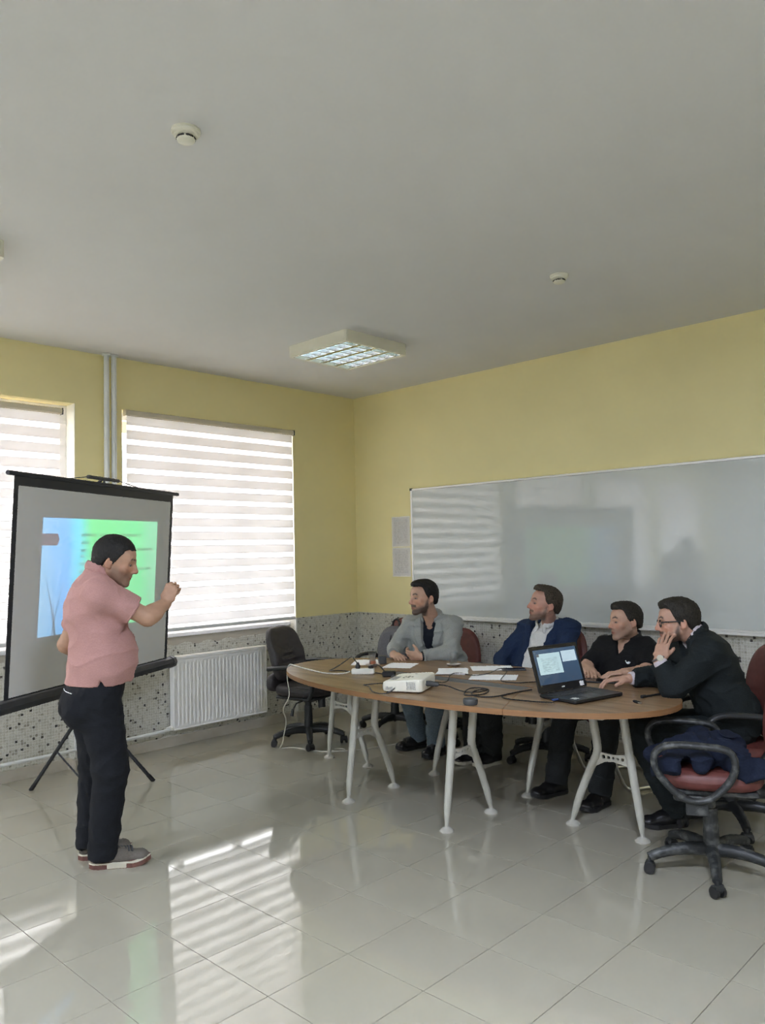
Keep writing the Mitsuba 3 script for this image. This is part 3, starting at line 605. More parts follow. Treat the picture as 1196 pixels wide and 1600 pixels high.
# cantilever visitor chair
t = thing('visitor_chair', 'chrome cantilever visitor chair under the man in the black polo shirt', 'chair')
mE = place(3.18, -0.62, math.radians(-118)-PI/2)
for sx in (-1, 1):
    p = spline([[0.235*sx, -0.30, 0.80], [0.235*sx, -0.25, 0.52], [0.235*sx, -0.22, 0.41], [0.235*sx, 0.10, 0.39], [0.235*sx, 0.235, 0.37], [0.235*sx, 0.265, 0.30], [0.235*sx, 0.20, 0.10], [0.235*sx, 0.15, 0.025], [0.235*sx, 0.05, 0.014], [0.235*sx, -0.24, 0.0135]], 60)
    add(t+'__frame_tube', xf(tube(p, 0.0125, 10), mE), 'mat_chrome', 40)
add(t+'__floor_bar', xf(rod([-0.235, -0.235, 0.0135], [0.235, -0.235, 0.0135], 0.0125), mE), 'mat_chrome', 40)
s = cushion(0.45, 0.45, 0.07); s.apply_translation([0, 0, 0.375]); add(t+'__seat', xf(s, mE), 'mat_burgundy', 50)
b = cushion(0.44, 0.36, 0.05); v = b.vertices; b.vertices = np.c_[v[:, 0], v[:, 2]-0.30, v[:, 1]+0.62]; add(t+'__backrest', xf(fix(b), mE), 'mat_burgundy', 50)

# ------------------------------------------------------------------ things on the table
TT = TZ+0.0006
def sheet(x, y, a, w, h, label, curl=0.0, n=1, tilt=0.0):
    t = thing('paper_sheet', label, 'paper', 'papers on the table')
    for i in range(n):
        m = slab(rrect(w, h, 0.001, 2), 0, 0.0006+0.0012*(n > 1), 0.0002, 1); m = m.subdivide().subdivide(); v = m.vertices.copy(); v[:, 2] += curl*np.clip(v[:, 0]/w, 0, 1)**2*0.3; m.vertices = v
        add(t if n == 1 else t+'__leaf', at(m, x+0.004*i, y-0.003*i, TT+0.0019*i, a+0.05*i), 'mat_paper')
sheet(1.53, -1.40, 0.65, 0.21, 0.28, 'white sheet of paper under the tea glass near the left end of the table')
sheet(1.845, -1.375, 0.46, 0.21, 0.25, 'white sheet of paper in front of the man in the grey jacket')
sheet(2.335, -1.385, 0.55, 0.20, 0.26, 'small stack of white papers beside the tray and the clear tea glass', n=4)
sheet(2.46, -1.10, 0.75, 0.29, 0.21, 'white sheet of paper before the man in the navy jacket, farther of two')
sheet(2.70, -1.415, 0.52, 0.30, 0.21, 'white sheet of paper beside the tray, under the looping cable', curl=0.02)
sheet(3.06, -1.10, 0.3, 0.21, 0.16, 'white paper half hidden behind the laptop screen')
def tea_glass(x, y, label, tea):
    t = thing('tea_glass', label, 'glass', 'tea glasses on the table')
    add(t+'__saucer', at(lathe([(0.0, 0.003), (0.028, 0.002), (0.030, 0.0), (0.046, 0.008), (0.052, 0.012), (0.0525, 0.0135), (0.046, 0.011), (0.028, 0.006), (0.0, 0.006)], 32), x, y, TT+0.001), 'mat_saucer', 40)
    out = [(0.0, 0.001), (0.021, 0.001), (0.025, 0.006), (0.026, 0.018), (0.0215, 0.040), (0.022, 0.055), (0.029, 0.090)]
    inn = [(0.0275, 0.090), (0.0205, 0.055), (0.020, 0.040), (0.0243, 0.019), (0.023, 0.009), (0.0, 0.007)]
    add(t+'__bowl', at(lathe(out+inn, 32), x, y, TT+0.008), 'mat_glass', 40)
    if tea: add(t+'__tea', at(lathe([(0.0, 0.0078), (0.0222, 0.0098), (0.0236, 0.019), (0.0215, 0.030), (0.0, 0.030)], 28), x, y, TT+0.008), 'mat_tea', 40)
mat('mat_saucer', (0.55, 0.5, 0.47), 0.2)
tea_glass(1.70, -1.515, 'small tulip tea glass standing by the white sheet near the power strip', True)
tea_glass(2.17, -1.165, 'small clear tulip tea glass beside the stack of papers', False)
t = thing('cup', 'small dark grey cup standing by the white sheet beside the tea glass', 'cup')
add(t, at(lathe([(0.0, 0.0), (0.028, 0.0), (0.031, 0.004), (0.032, 0.05), (0.030, 0.056), (0.0, 0.057)], 28), 1.665, -1.375, TT), 'mat_dark_grey', 40)
t = thing('power_strip', 'white three-way extension socket on the table with black plugs', 'power strip')
pm = np.array([1.905, -1.815, TT]); pa = math.radians(38)
add(t+'__case', at(cbox(0.155, 0.052, 0.038, 0.006), pm[0], pm[1], TT+0.019, pa), 'mat_white_plastic')
for q in (-0.045, 0.0, 0.045):
    add(t+'__socket', at(lathe([(0.018, 0), (0.0185, 0.0012), (0.020, 0.0012), (0.020, 0)], 20), *(pm[:2]+q*np.array([math.cos(pa), math.sin(pa)])), TT+0.0375), 'mat_cream_plastic')
for q, h in ((-0.035, 0.04), (0.055, 0.018)):
    px, py = pm[:2]+q*np.array([math.cos(pa), math.sin(pa)])
    k = thing('plug', 'black power plug in the white extension socket, '+('upright with its cord arching over' if h > .03 else 'low and flat, beside the tea glass'), 'plug')
    add(k, at(lathe([(0.017, 0.0), (0.018, 0.012), (0.011, h*0.7), (0.007, h)], 16), px, py, TT+0.0385), 'mat_black', 40)
def cord(label, pts, r, m, n=90, name='cable'):
    t = thing(name, label, 'cable'); add(t, tube(spline(pts, n), r, 7), m, 50); return t
cz = TT+0.0035
cord('black cord arching from the power strip over the left end of the table', [[1.875, -1.84, TT+0.075], [1.84, -1.84, TT+0.105], [1.76, -1.79, TT+0.10], [1.66, -1.80, TT+0.04], [1.60, -1.83, cz], [1.62, -1.86, cz], [1.72, -1.84, cz+0.006], [1.82, -1.80, cz], [1.90, -1.755, cz], [1.98, -1.74, cz], [2.06, -1.76, cz]], 0.0036, 'mat_black')
cord('black cord running from the power strip to the black adapter', [[1.945, -1.775, TT+0.055], [1.98, -1.75, TT+0.06], [2.03, -1.75, TT+0.035], [2.07, -1.765, TT+0.018], [2.095, -1.785, TT+0.014]], 0.0035, 'mat_black', 40)
t = thing('power_adapter', 'black power adapter block behind the white projector', 'adapter')
add(t, at(cbox(0.085, 0.05, 0.036, 0.006), 2.125, -1.79, TT+0.018, 0.6), 'mat_black')
cord('white extension cord running off the left end of the table down to the floor', [[1.835, -1.87, TT+0.018], [1.80, -1.89, TT+0.006], [1.70, -1.95, cz], [1.58, -1.94, cz], [1.45, -1.91, cz], [1.30, -1.87, cz], [1.18, -1.84, cz+0.002], [1.125, -1.825, cz-0.010], [1.085, -1.81, TT-0.10], [1.08, -1.79, 0.50], [0.97, -1.76, 0.38], [0.95, -1.72, 0.30], [0.88, -1.68, 0.18], [0.76, -1.61, 0.06], [0.68, -1.56, 0.0045], [0.72, -1.50, 0.0045], [0.86, -1.455, 0.0045], [1.0, -1.42, 0.0045], [1.10, -1.36, 0.0045], [1.13, -1.27, 0.0045], [1.07, -1.27, 0.0045], [1.06, -1.35, 0.0045], [1.16, -1.28, 0.0045], [1.26, -1.05, 0.0045], [1.32, -0.85, 0.0045], [1.38, -0.66, 0.0045]], 0.0042, 'mat_cord_white', 220)
# projector
t = thing('projector', 'white video projector on the near edge of the oval table', 'projector')
po = np.array([2.545, -2.055]); pa = math.radians(24)
pj = slab(rrect(0.245, 0.30, 0.028, 6), 0.006, 0.082, 0.010, 3); v = pj.vertices.copy()
v[:, 2] -= np.where(v[:, 2] > 0.05, np.clip((-v[:, 0]-0.04)/0.08, 0, 1)*0.022, 0); pj.vertices = v
add(t+'__case', at(pj, *po, TT, pa), 'mat_projector', 40)
mat('mat_projector', (0.76, 0.74, 0.64), 0.35)
mat('mat_grille', (0.30, 0.30, 0.28), 0.5)
def pjp(m): return at(m, *po, TT, pa)
for i in range(9): add(t+'__vent_slat', pjp(bx(0.030+i*0.0065, 0.0335+i*0.0065, -0.1515, -0.148, 0.022, 0.066, 0.0005)), 'mat_grille')
for i in range(7): add(t+'__front_slat', pjp(bx(-0.1245, -0.1215, -0.13+i*0.018, -0.118+i*0.018, 0.02, 0.045, 0.0005)), 'mat_grille')
for i in range(6): add(t+'__side_slat', pjp(bx(-0.10, -0.055, -0.1515, -0.148, 0.016+i*0.0035, 0.018+i*0.0035, 0.0003)), 'mat_grille')
add(t+'__lens_panel', pjp(bx(-0.085, -0.04, -0.125, -0.02, 0.0735, 0.0755, 0.001)), 'mat_grille')
add(t+'__lens', pjp(rod([-0.118, 0.07, 0.042], [-0.135, 0.07, 0.042], 0.027, 0.024, 20)), 'mat_dark_grey', 40)
for bx_, by_ in ((0.0, -0.06), (0.02, -0.075), (0.02, -0.045), (0.04, -0.06), (0.0, -0.10), (0.03, 0.05)): add(t+'__button', pjp(at(cyl(0.006, 0.082, 0.0835, 12), bx_, by_)), 'mat_dark_grey')
for fx, fy in ((-0.09, -0.12), (0.09, -0.12), (-0.09, 0.12), (0.09, 0.12)): add(t+'__foot', pjp(at(cyl(0.012, 0.0, 0.008, 12), fx, fy)), 'mat_black')
t = thing('video_connector', 'thick dark connector plugged into the right side of the projector', 'connector')
add(t, pjp(tube([[0.123, -0.05, 0.045], [0.15, -0.052, 0.045], [0.19, -0.055, 0.042], [0.20, -0.056, 0.041]], [0.016, 0.017, 0.013, 0.006], 12)), 'mat_dark_grey', 40)
def W(lx, ly, z): c, s = math.cos(pa), math.sin(pa); return [po[0]+lx*c-ly*s, po[1]+lx*s+ly*c, z]
cord('thin black cable looping on the table between projector and laptop', [W(0.20, -0.056, TT+0.041), [2.78, -1.98, TT+0.03], [2.88, -1.95, cz], [2.95, -1.88, cz], [2.93, -1.80, cz], [2.87, -1.82, cz+0.004], [2.88, -1.93, cz+0.007], [2.95, -2.03, cz], [2.99, -2.0, cz], [3.0, -1.9, cz], [2.96, -1.84, cz+0.008], [2.93, -1.93, cz+0.004], [3.02, -2.02, cz], [3.10, -1.98, cz], [3.12, -1.86, cz], [3.14, -1.72, cz], [3.16, -1.68, cz+0.003], [3.15, -1.8, cz+0.006], [3.13, -1.93, cz], [3.20, -1.98, cz], [3.30, -1.97, cz], [3.38, -1.975, cz+0.004], [3.48, -1.96, TT+0.012]], 0.0034, 'mat_black', 200)
cord('thin black cable curving over the white papers to the laptop', [W(0.12, 0.03, TT+0.045), [2.62, -1.86, TT+0.02], [2.55, -1.70, cz], [2.43, -1.50, cz+0.006], [2.45, -1.44, cz+0.004], [2.58, -1.46, cz+0.004], [2.68, -1.41, TT+0.03], [2.69, -1.33, TT+0.045], [2.74, -1.33, TT+0.04], [2.79, -1.45, cz+0.006], [2.86, -1.53, cz], [2.97, -1.50, cz], [3.03, -1.40, cz], [3.12, -1.38, cz], [3.20, -1.47, cz], [3.27, -1.53, cz], [3.31, -1.56, TT+0.01]], 0.0026, 'mat_black', 140)
cord('thin black cable trailing behind the projector on the table', [W(-0.04, -0.154, TT+0.03), W(-0.08, -0.18, cz), W(-0.16, -0.175, cz), [2.30, -2.16, cz+0.003], [2.23, -2.13, cz], [2.25, -2.08, cz], [2.33, -2.05, cz+0.006], W(-0.13, -0.01, cz), W(-0.13, 0.1, cz), [2.20, -1.82, TT+0.012]], 0.0032, 'mat_black', 80)
t = thing('microphone_puck', 'round dark grey puck on the front edge of the table by the seam', 'puck')
add(t, at(lathe([(0.0, 0.0), (0.034, 0.0), (0.038, 0.006), (0.040, 0.024), (0.036, 0.032), (0.020, 0.036), (0.0, 0.036)], 32), 3.125, -2.215, TT), 'mat_dark_grey', 40)
t = thing('phone', 'dark phone lying on the table near the man in the navy jacket', 'phone')
add(t+'__body', at(slab(rrect(0.16, 0.078, 0.012, 5), 0, 0.010, 0.003, 2), 2.63, -1.085, TT, 0.72), 'mat_dark_grey', 40)
add(t+'__screen', at(slab(rrect(0.145, 0.07, 0.008, 4), 0.0095, 0.0105, 0.0003, 1), 2.63, -1.085, TT, 0.72), 'mat_glossy_black')
mat('mat_glossy_black', (0.006, 0.006, 0.007), 0.06)
t = thing('tablet', 'dark tablet lying on the table before the man in the black polo shirt', 'tablet')
add(t+'__body', at(slab(rrect(0.21, 0.13, 0.010, 5), 0, 0.009, 0.003, 2), 3.32, -1.165, TT, 0.30), 'mat_black', 40)
add(t+'__screen', at(slab(rrect(0.195, 0.115, 0.006, 4), 0.0085, 0.0095, 0.0003, 1), 3.32, -1.165, TT, 0.30), 'mat_glossy_black')
t = thing('pen', 'black pen lying at the right end of the table', 'pen')
add(t+'__barrel', rod([3.765, -1.50, TT+0.007], [3.80, -1.365, TT+0.007], 0.0055, n=12), 'mat_black', 40)
add(t+'__cap', rod([3.758, -1.527, TT+0.009], [3.766, -1.495, TT+0.008], 0.0085, n=12), 'mat_black', 40)
t = thing('usb_stick', 'small dark memory stick near the edge at the right end of the table', 'memory stick')
add(t+'__body', at(cbox(0.05, 0.02, 0.011, 0.003), 3.792, -1.655, TT+0.0055, -0.62), 'mat_black')
add(t+'__connector', at(cbox(0.016, 0.014, 0.006, 0.001), 3.792+0.032*math.cos(-0.62), -1.655+0.032*math.sin(-0.62), TT+0.0055, -0.62), 'mat_chrome')
# laptop
t = thing('laptop', 'open black laptop with a bright document on its screen', 'laptop')
LX = np.array([0.978, -0.21, 0.0]); LX /= np.linalg.norm(LX); LY = np.array([-LX[1], LX[0], 0.0]); LZ = np.array([0, 0, 1.0])
LO = np.array([3.355, -1.655, TT])           # hinge middle; LX runs to the user, LY along the hinge
def lap(m): return fix(axes(m, LO, LX, LY, LZ))
add(t+'__base', lap(xf(slab(rrect(0.262, 0.385, 0.012, 4), 0.004, 0.022, 0.004, 2), np.array([[1, 0, 0, 0.131], [0, 1, 0, 0], [0, 0, 1, 0], [0, 0, 0, 1.0]]))), 'mat_laptop', 40)
mat('mat_laptop', (0.014, 0.014, 0.015), 0.3)
add(t+'__rubber_foot', lap(cat(*[bx(x, x+0.02, y, y+0.02, 0.0, 0.005, 0) for x in (0.01, 0.23) for y in (-0.18, 0.16)])), 'mat_black')
mat('mat_key', (0.03, 0.03, 0.032), 0.45)
keys = []
kd = mikit.ply(cbox(0.0145, 0.0165, 0.0022, 0.0006), 'mat_key')
for r in range(5):
    for c in range(17):
        p = LO+LX*(0.045+r*0.0185)+LY*(-0.162+c*0.0203)+LZ*0.023
        m = np.eye(4); m[:3, 0] = LX; m[:3, 1] = LY; m[:3, 3] = p
        share(t+'__key', kd, T(m.tolist()))
add(t+'__touchpad', lap(bx(0.165, 0.235, -0.07, 0.04, 0.0215, 0.0226, 0.0003)), 'mat_dark_grey')
th = math.radians(17); LU = np.array(LX*-math.sin(th)+LZ*math.cos(th)); LN = np.array(LX*math.cos(th)+LZ*math.sin(th))
LH = LO+LX*0.006+LZ*0.02
def lid(m): return fix(axes(m, LH, LY, LU, LN))
add(t+'__lid', lid(slab(np.array(rrect(0.385, 0.258, 0.008, 4))+[0, 0.129+0.004], -0.008, 0.0, 0.002, 2)), 'mat_laptop', 40)
add(t+'__hinge', cat(rod(LH-LY*0.14, LH-LY*0.08, 0.008), rod(LH+LY*0.08, LH+LY*0.14, 0.008)), 'mat_black', 40)
def _lapscreen(p, n, uv):
    x, y = uv.x, uv.y
    c = mix((0.035, 0.062, 0.105), (0.05, 0.09, 0.15), y)
    doc = (x > 0.06) & (x < 0.60) & (y > 0.28) & (y < 0.88)
    rows = dr.floor(y*60); line = noise(x*30, rows*3.0, 0.0)
    d = mi.Color3f(0.42, 0.58, 0.62)*(1-0.22*smoothstep(0.45, 0.6, line)*dr.select((y > 0.35) & (y < 0.75) & (x > 0.15) & (x < 0.52), 1.0, 0.0))
    c = dr.select(doc, d, c)
    c = dr.select(doc & (y > 0.80) & (x < 0.12), mi.Color3f(0.10, 0.12, 0.14), c)
    side = (x > 0.63) & (x < 0.97) & (y > 0.58) & (y < 0.90)
    c = dr.select(side, mi.Color3f(0.46, 0.60, 0.68)*(0.9+0.1*noise(x*40, y*50, 2.0)), c)
    return c*0.55
sq = quad(*[LH+LY*a+LU*b+LN*0.0012 for a, b in ((-0.172, 0.045), (0.172, 0.045), (0.172, 0.240), (-0.172, 0.240))])
if sq.face_normals[0] @ LN < 0: sq.invert()
k = add(t+'__screen', sq, 'mat_glossy_black', uv=QUV); scene[k]['emitter'] = {'type': 'area', 'radiance': proc(_lapscreen)}
part_label(k, 'screen with a white document on dark blue')
mk = lid(bx(-0.012, 0.012, 0.019, 0.026, 0.0, 0.0008, 0)); add(t+'__bezel_mark', mk, 'mat_paper')
add(t+'__sticker', lid(bx(0.135, 0.168, 0.012, 0.038, 0.0005, 0.0022, 0)), 'mat_paper')
add(t+'__palm_sticker', lap(bx(0.20, 0.235, -0.165, -0.125, 0.0221, 0.0228, 0)), 'mat_alu')
t = thing('usb_dongle', 'small blue plug at the near side of the laptop base', 'plug')
o = LO+LX*0.135-LY*0.195; add(t, fix(axes(cbox(0.018, 0.04, 0.010, 0.003), o-LY*0.014+LZ*0.012, LX, LY, LZ)), 'mat_blue')
mat('mat_blue', (0.02, 0.05, 0.16), 0.45)

# ------------------------------------------------------------------ backpack and coat
mat('mat_pack', proc(lambda p, n, uv: mix((0.10, 0.10, 0.11), (0.145, 0.145, 0.155), fbm(p.x*90, p.y*90, p.z*90, 2))), 0.8)
t = thing('backpack', 'grey backpack with a black centre strap standing on the burgundy chair seat', 'backpack')
mb = place(0.92, -0.46, math.radians(-78)-PI/2)
ol = np.array([(px*(1-0.16*max(py, 0)/0.23), py) for px, py in sup(0.165, 0.185, 44, 2.4)])
b = slab(ol, 0, 0.15, 0.06, 5, 1); v = b.vertices; b.vertices = np.c_[v[:, 0], v[:, 2], v[:, 1]]; m = np.eye(4); m[1:3, 1:3] = [[math.cos(0.12), -math.sin(0.12)], [math.sin(0.12), math.cos(0.12)]]; m[:3, 3] = [0.04, -0.165, 0.702]
add(t+'__bag', xf(fix(xf(fix(b), m)), mb), 'mat_pack', 50)
strip = spline([[0.04, 0.00, 0.54], [0.04, 0.006, 0.62], [0.04, -0.008, 0.76], [0.04, -0.055, 0.85], [0.04, -0.11, 0.888]], 16)
add(t+'__centre_zip', xf(tube(strip, 0.0055, 6), mb), 'mat_black')
add(t+'__piping', xf(tube(np.array([[0.04+px, -0.062-0.115*(py+0.0), 0.699+py] for px, py in np.array([(qx*(1-0.16*max(qy, 0)/0.23), qy) for qx, qy in sup(0.158, 0.178, 40, 2.4)])]), 0.0035, 6, closed=True), mb), 'mat_dark_grey')
add(t+'__grab_handle', xf(tube(spline([[0.005, -0.12, 0.875], [0.01, -0.125, 0.93], [0.04, -0.13, 0.952], [0.07, -0.125, 0.93], [0.075, -0.12, 0.875]], 20), 0.009, 8), mb), 'mat_black', 50)

# ------------------------------------------------------------------ modelling people: distance fields turned into one surface each
V3 = lambda *a: np.array(a, float)
def unit(v): v = np.asarray(v, float); return v/(np.linalg.norm(v)+1e-12)
class Fr:
    """a local frame: origin, axes in world (x to the wearer's right, y forward, z up), scale"""
    def __init__(s, o, X, Y, Z, sc=1.0): s.o, s.A, s.s = np.asarray(o, float), np.stack([X, Y, Z]), sc
    def w(s, *l): return s.o+s.s*(np.asarray(l, float)@s.A)
    def loc(s, P): return (P-s.o)@s.A.T/s.s
def frame(o, yaw, pitch=0.0, roll=0.0, sc=1.0):
    """yaw: heading of +y in degrees; pitch: nods up; roll: leans to the wearer's right"""
    y, p, r = map(math.radians, (yaw, pitch, roll))
    Y = V3(math.cos(y)*math.cos(p), math.sin(y)*math.cos(p), math.sin(p)); X = V3(math.sin(y), -math.cos(y), 0); Z = np.cross(X, Y)
    return Fr(o, X*math.cos(r)-Z*math.sin(r), Y, Z*math.cos(r)+X*math.sin(r), sc)
def smin(a, b, k):
    h = np.clip(0.5+0.5*(b-a)/k, 0, 1); return b+(a-b)*h-k*h*(1-h)
class Prim:
    def __init__(s, f, op='+', k=0.02, lo=None, hi=None): s.f, s.op, s.k, s.lo, s.hi = f, op, max(k, 1e-4), lo, hi
def cone(a, b, ra, rb, k=0.02, ax=None, s=1.0, op='+'):
    a, b = np.asarray(a, float), np.asarray(b, float); w = None if ax is None else unit(ax); q = 1.0/s
    sq = (lambda v: v) if w is None else (lambda v: v+(v@w)[..., None]*w*(q-1) if v.ndim > 1 else v+(v@w)*w*(q-1))
    ba = sq(b-a); bb = max(ba@ba, 1e-12)
    def f(P):
        pa = sq(P-a); h = np.clip(pa@ba/bb, 0, 1); return (np.linalg.norm(pa-h[:, None]*ba, axis=1)-(ra+(rb-ra)*h))*min(1.0, s)
    R = max(ra, rb)*max(1, s)
    return Prim(f, op, k, np.minimum(a, b)-R, np.maximum(a, b)+R)
def ell(F, c, r, k=0.01, op='+', rot=None):
    c, r = np.asarray(c, float), np.asarray(r, float)
    def f(P):
        l = F.loc(P)-c
        if rot is not None: l = l@rot
        k0 = np.linalg.norm(l/r, axis=1); k1 = np.linalg.norm(l/(r*r), axis=1)+1e-9; return F.s*k0*(k0-1)/k1
    C = F.w(*c); R = r.max()*F.s
    return Prim(f, op, k, C-R, C+R)
def lcone(F, a, b, ra, rb, k=0.01, ax=None, s=1.0, op='+'):
    return cone(F.w(*a), F.w(*b), ra*F.s, rb*F.s, k, None if ax is None else np.asarray(ax, float)@F.A, s, op)
def cut(f, k=0.002, op='&'): return Prim(f, op, k)
def surface(prims, h, post=None):
    """blockwise evaluation near the zero set, then surface nets; ops: + union, - subtraction, & intersection"""
    los = np.array([p.lo for p in prims if p.op == '+']); his = np.array([p.hi for p in prims if p.op == '+'])
    B = 8; lo = los.min(0)-0.03; n = np.ceil((his.max(0)+0.03-lo)/(h*B)).astype(int)
    bi = np.stack(np.meshgrid(*[np.arange(q) for q in n], indexing='ij'), -1).reshape(-1, 3); Cc = lo+(bi*B+(B-1)/2)*h; R = h*B*0.87
    def comb(d, x, p):
        if p.op == '+': return smin(d, x, p.k)
        if p.op == '-': return -smin(-d, x, p.k)
        return -smin(-d, -x, p.k)
    D = []; d0 = np.full(len(Cc), 1.0)
    for p in prims: x = p.f(Cc); D.append(x); d0 = comb(d0, x, p)
    keep = np.abs(d0) < R*1.25+0.016; Ck = bi[keep]; off = np.stack(np.meshgrid(*[np.arange(B)]*3, indexing='ij'), -1).reshape(-1, 3)
    P = (lo+(Ck[:, None, :]*B+off[None])*h); m = len(Ck); d = np.full((m, B**3), 1.0)
    for p, x in zip(prims, D):
        xk = x[keep]
        sel = np.ones(m, bool) if p.op == '&' else xk < R+p.k+0.012
        if sel.any():
            q = p.f(P[sel].reshape(-1, 3)).reshape(-1, B**3); d[sel] = comb(d[sel], q, p)
    if post is not None: d = post(P.reshape(-1, 3), d.reshape(-1)).reshape(m, -1)
    N = n*B; V = np.repeat(np.repeat(np.repeat(np.where(d0 > 0, 1.0, -1.0).reshape(n).astype(np.float32), B, 0), B, 1), B, 2)
    gi = Ck[:, None, :]*B+off[None]; V[gi[..., 0], gi[..., 1], gi[..., 2]] = d
    S = V < 0; cnt = np.zeros(N-1, np.uint8); cs = list(np.ndindex(2, 2, 2)); sl = lambda c: tuple(slice(c[i], N[i]-1+c[i]) for i in range(3))
    for c in cs: cnt += S[sl(c)]
    act = np.argwhere((cnt > 0) & (cnt < 8)); idx = np.full(N-1, -1, np.int32); idx[tuple(act.T)] = np.arange(len(act))
    acc = np.zeros((len(act), 3)); num = np.zeros(len(act))
    for c in cs:
        for a in range(3):
            if c[a]: continue
            e = list(c); e[a] = 1; va = V[tuple((act+c).T)]; vb = V[tuple((act+e).T)]; mk = (va < 0) != (vb < 0)
            t = np.where(mk, va/np.where(mk, va-vb, 1), 0); pt = np.tile(np.array(c, float), (len(act), 1)); pt[:, a] = t
            acc += pt*mk[:, None]; num += mk
    verts = lo+(act+acc/num[:, None])*h; faces = []
    for a in range(3):
        b, c = (a+1) % 3, (a+2) % 3
        s0 = [slice(1, N[i]-1) for i in range(3)]; s0[a] = slice(0, N[a]-1); s1 = list(s0); s1[a] = slice(1, N[a])
        A0, A1 = S[tuple(s0)], S[tuple(s1)]; e = np.argwhere(A0 != A1); o = np.ones(3, int); o[a] = 0; g = e+o
        eb, ec = np.eye(3, dtype=int)[b], np.eye(3, dtype=int)[c]
        q = np.stack([idx[tuple((g-eb-ec).T)], idx[tuple((g-ec).T)], idx[tuple(g.T)], idx[tuple((g-eb).T)]], 1)
        fl = A0[tuple(e.T)]; q = np.where(fl[:, None], q, q[:, ::-1]); faces.append(q[(q >= 0).all(1)])
    f = np.vstack(faces); f = np.vstack([f[:, [0, 1, 2]], f[:, [0, 2, 3]]])
    return trimesh.Trimesh(verts, f, process=False)
def relax(m, it=2):
    from scipy.sparse import coo_matrix
    e = m.edges_unique; n = len(m.vertices); a = coo_matrix((np.ones(2*len(e)), (np.r_[e[:, 0], e[:, 1]], np.r_[e[:, 1], e[:, 0]])), shape=(n, n)).tocsr()
    deg = np.asarray(a.sum(1)).ravel(); v = m.vertices.copy(); ok = (deg > 0)[:, None]
    for w in (0.5, -0.25)*it: v = np.where(ok, v+w*(a@v/np.maximum(deg, 1)[:, None]-v), v)
    return trimesh.Trimesh(v, m.faces, process=False)

scene['mat_skin'] = {'type': 'twosided', 'bsdf': {'type': 'principled', 'base_color': {'type': 'mesh_attribute', 'name': 'vertex_color'}, 'roughness': 0.5, 'specular': 0.4}}
mat('mat_hair', proc(lambda p, n, uv: mix((0.007, 0.007, 0.007), (0.022, 0.020, 0.018), noise(p.x*400, p.y*400, p.z*90))), 0.6, spec=0.2)
mat('mat_hair_brown', proc(lambda p, n, uv: mix((0.022, 0.016, 0.011), (0.075, 0.060, 0.044), noise(p.x*300, p.y*300, p.z*90))), 0.65, spec=0.2)
mat('mat_hair_dark', proc(lambda p, n, uv: mix((0.010, 0.009, 0.007), (0.034, 0.029, 0.023), noise(p.x*300, p.y*300, p.z*90))), 0.65, spec=0.2)
mat('mat_eye', {'type': 'mesh_attribute', 'name': 'vertex_color'}, 0.15)
def cloth(name, a, b, sc=160, rough=0.85, sheen=0.3):
    return mat(name, proc(lambda p, n, uv: mix(a, b, fbm(p.x*sc, p.y*sc, p.z*sc, 2))), rough, spec=0.2, sheen=sheen)
cloth('mat_pink', (0.36, 0.195, 0.178), (0.42, 0.235, 0.215))
cloth('mat_jeans_dark', (0.005, 0.006, 0.008), (0.011, 0.012, 0.015), 220)
cloth('mat_jeans_blue', (0.085, 0.115, 0.138), (0.15, 0.19, 0.22), 120)
cloth('mat_grey_jacket', (0.24, 0.25, 0.235), (0.34, 0.35, 0.33), 260)
cloth('mat_navy', (0.010, 0.020, 0.050), (0.018, 0.033, 0.075), 200)
cloth('mat_navy_shirt', (0.006, 0.008, 0.014), (0.010, 0.013, 0.020))
cloth('mat_white_shirt', (0.56, 0.56, 0.55), (0.66, 0.66, 0.64))
cloth('mat_pale_shirt', (0.48, 0.43, 0.46), (0.56, 0.51, 0.53))
cloth('mat_black_polo', (0.006, 0.006, 0.007), (0.011, 0.011, 0.012))
cloth('mat_black_suit', (0.008, 0.011, 0.012), (0.015, 0.019, 0.020), 200)
cloth('mat_charcoal', (0.012, 0.014, 0.015), (0.022, 0.024, 0.025), 200)
cloth('mat_coat', (0.006, 0.009, 0.020), (0.011, 0.016, 0.033), 140)
mat('mat_shoe_grey', proc(lambda p, n, uv: mix((0.085, 0.075, 0.062), (0.125, 0.11, 0.092), fbm(p.x*180, p.y*180, p.z*180, 2))), 0.85)
mat('mat_shoe_black', (0.008, 0.008, 0.009), 0.35)
mat('mat_sole_brown', (0.12, 0.05, 0.038), 0.6)
mat('mat_sole_white', (0.50, 0.47, 0.38), 0.6)
mat('mat_sole_black', (0.010, 0.010, 0.011), 0.6)

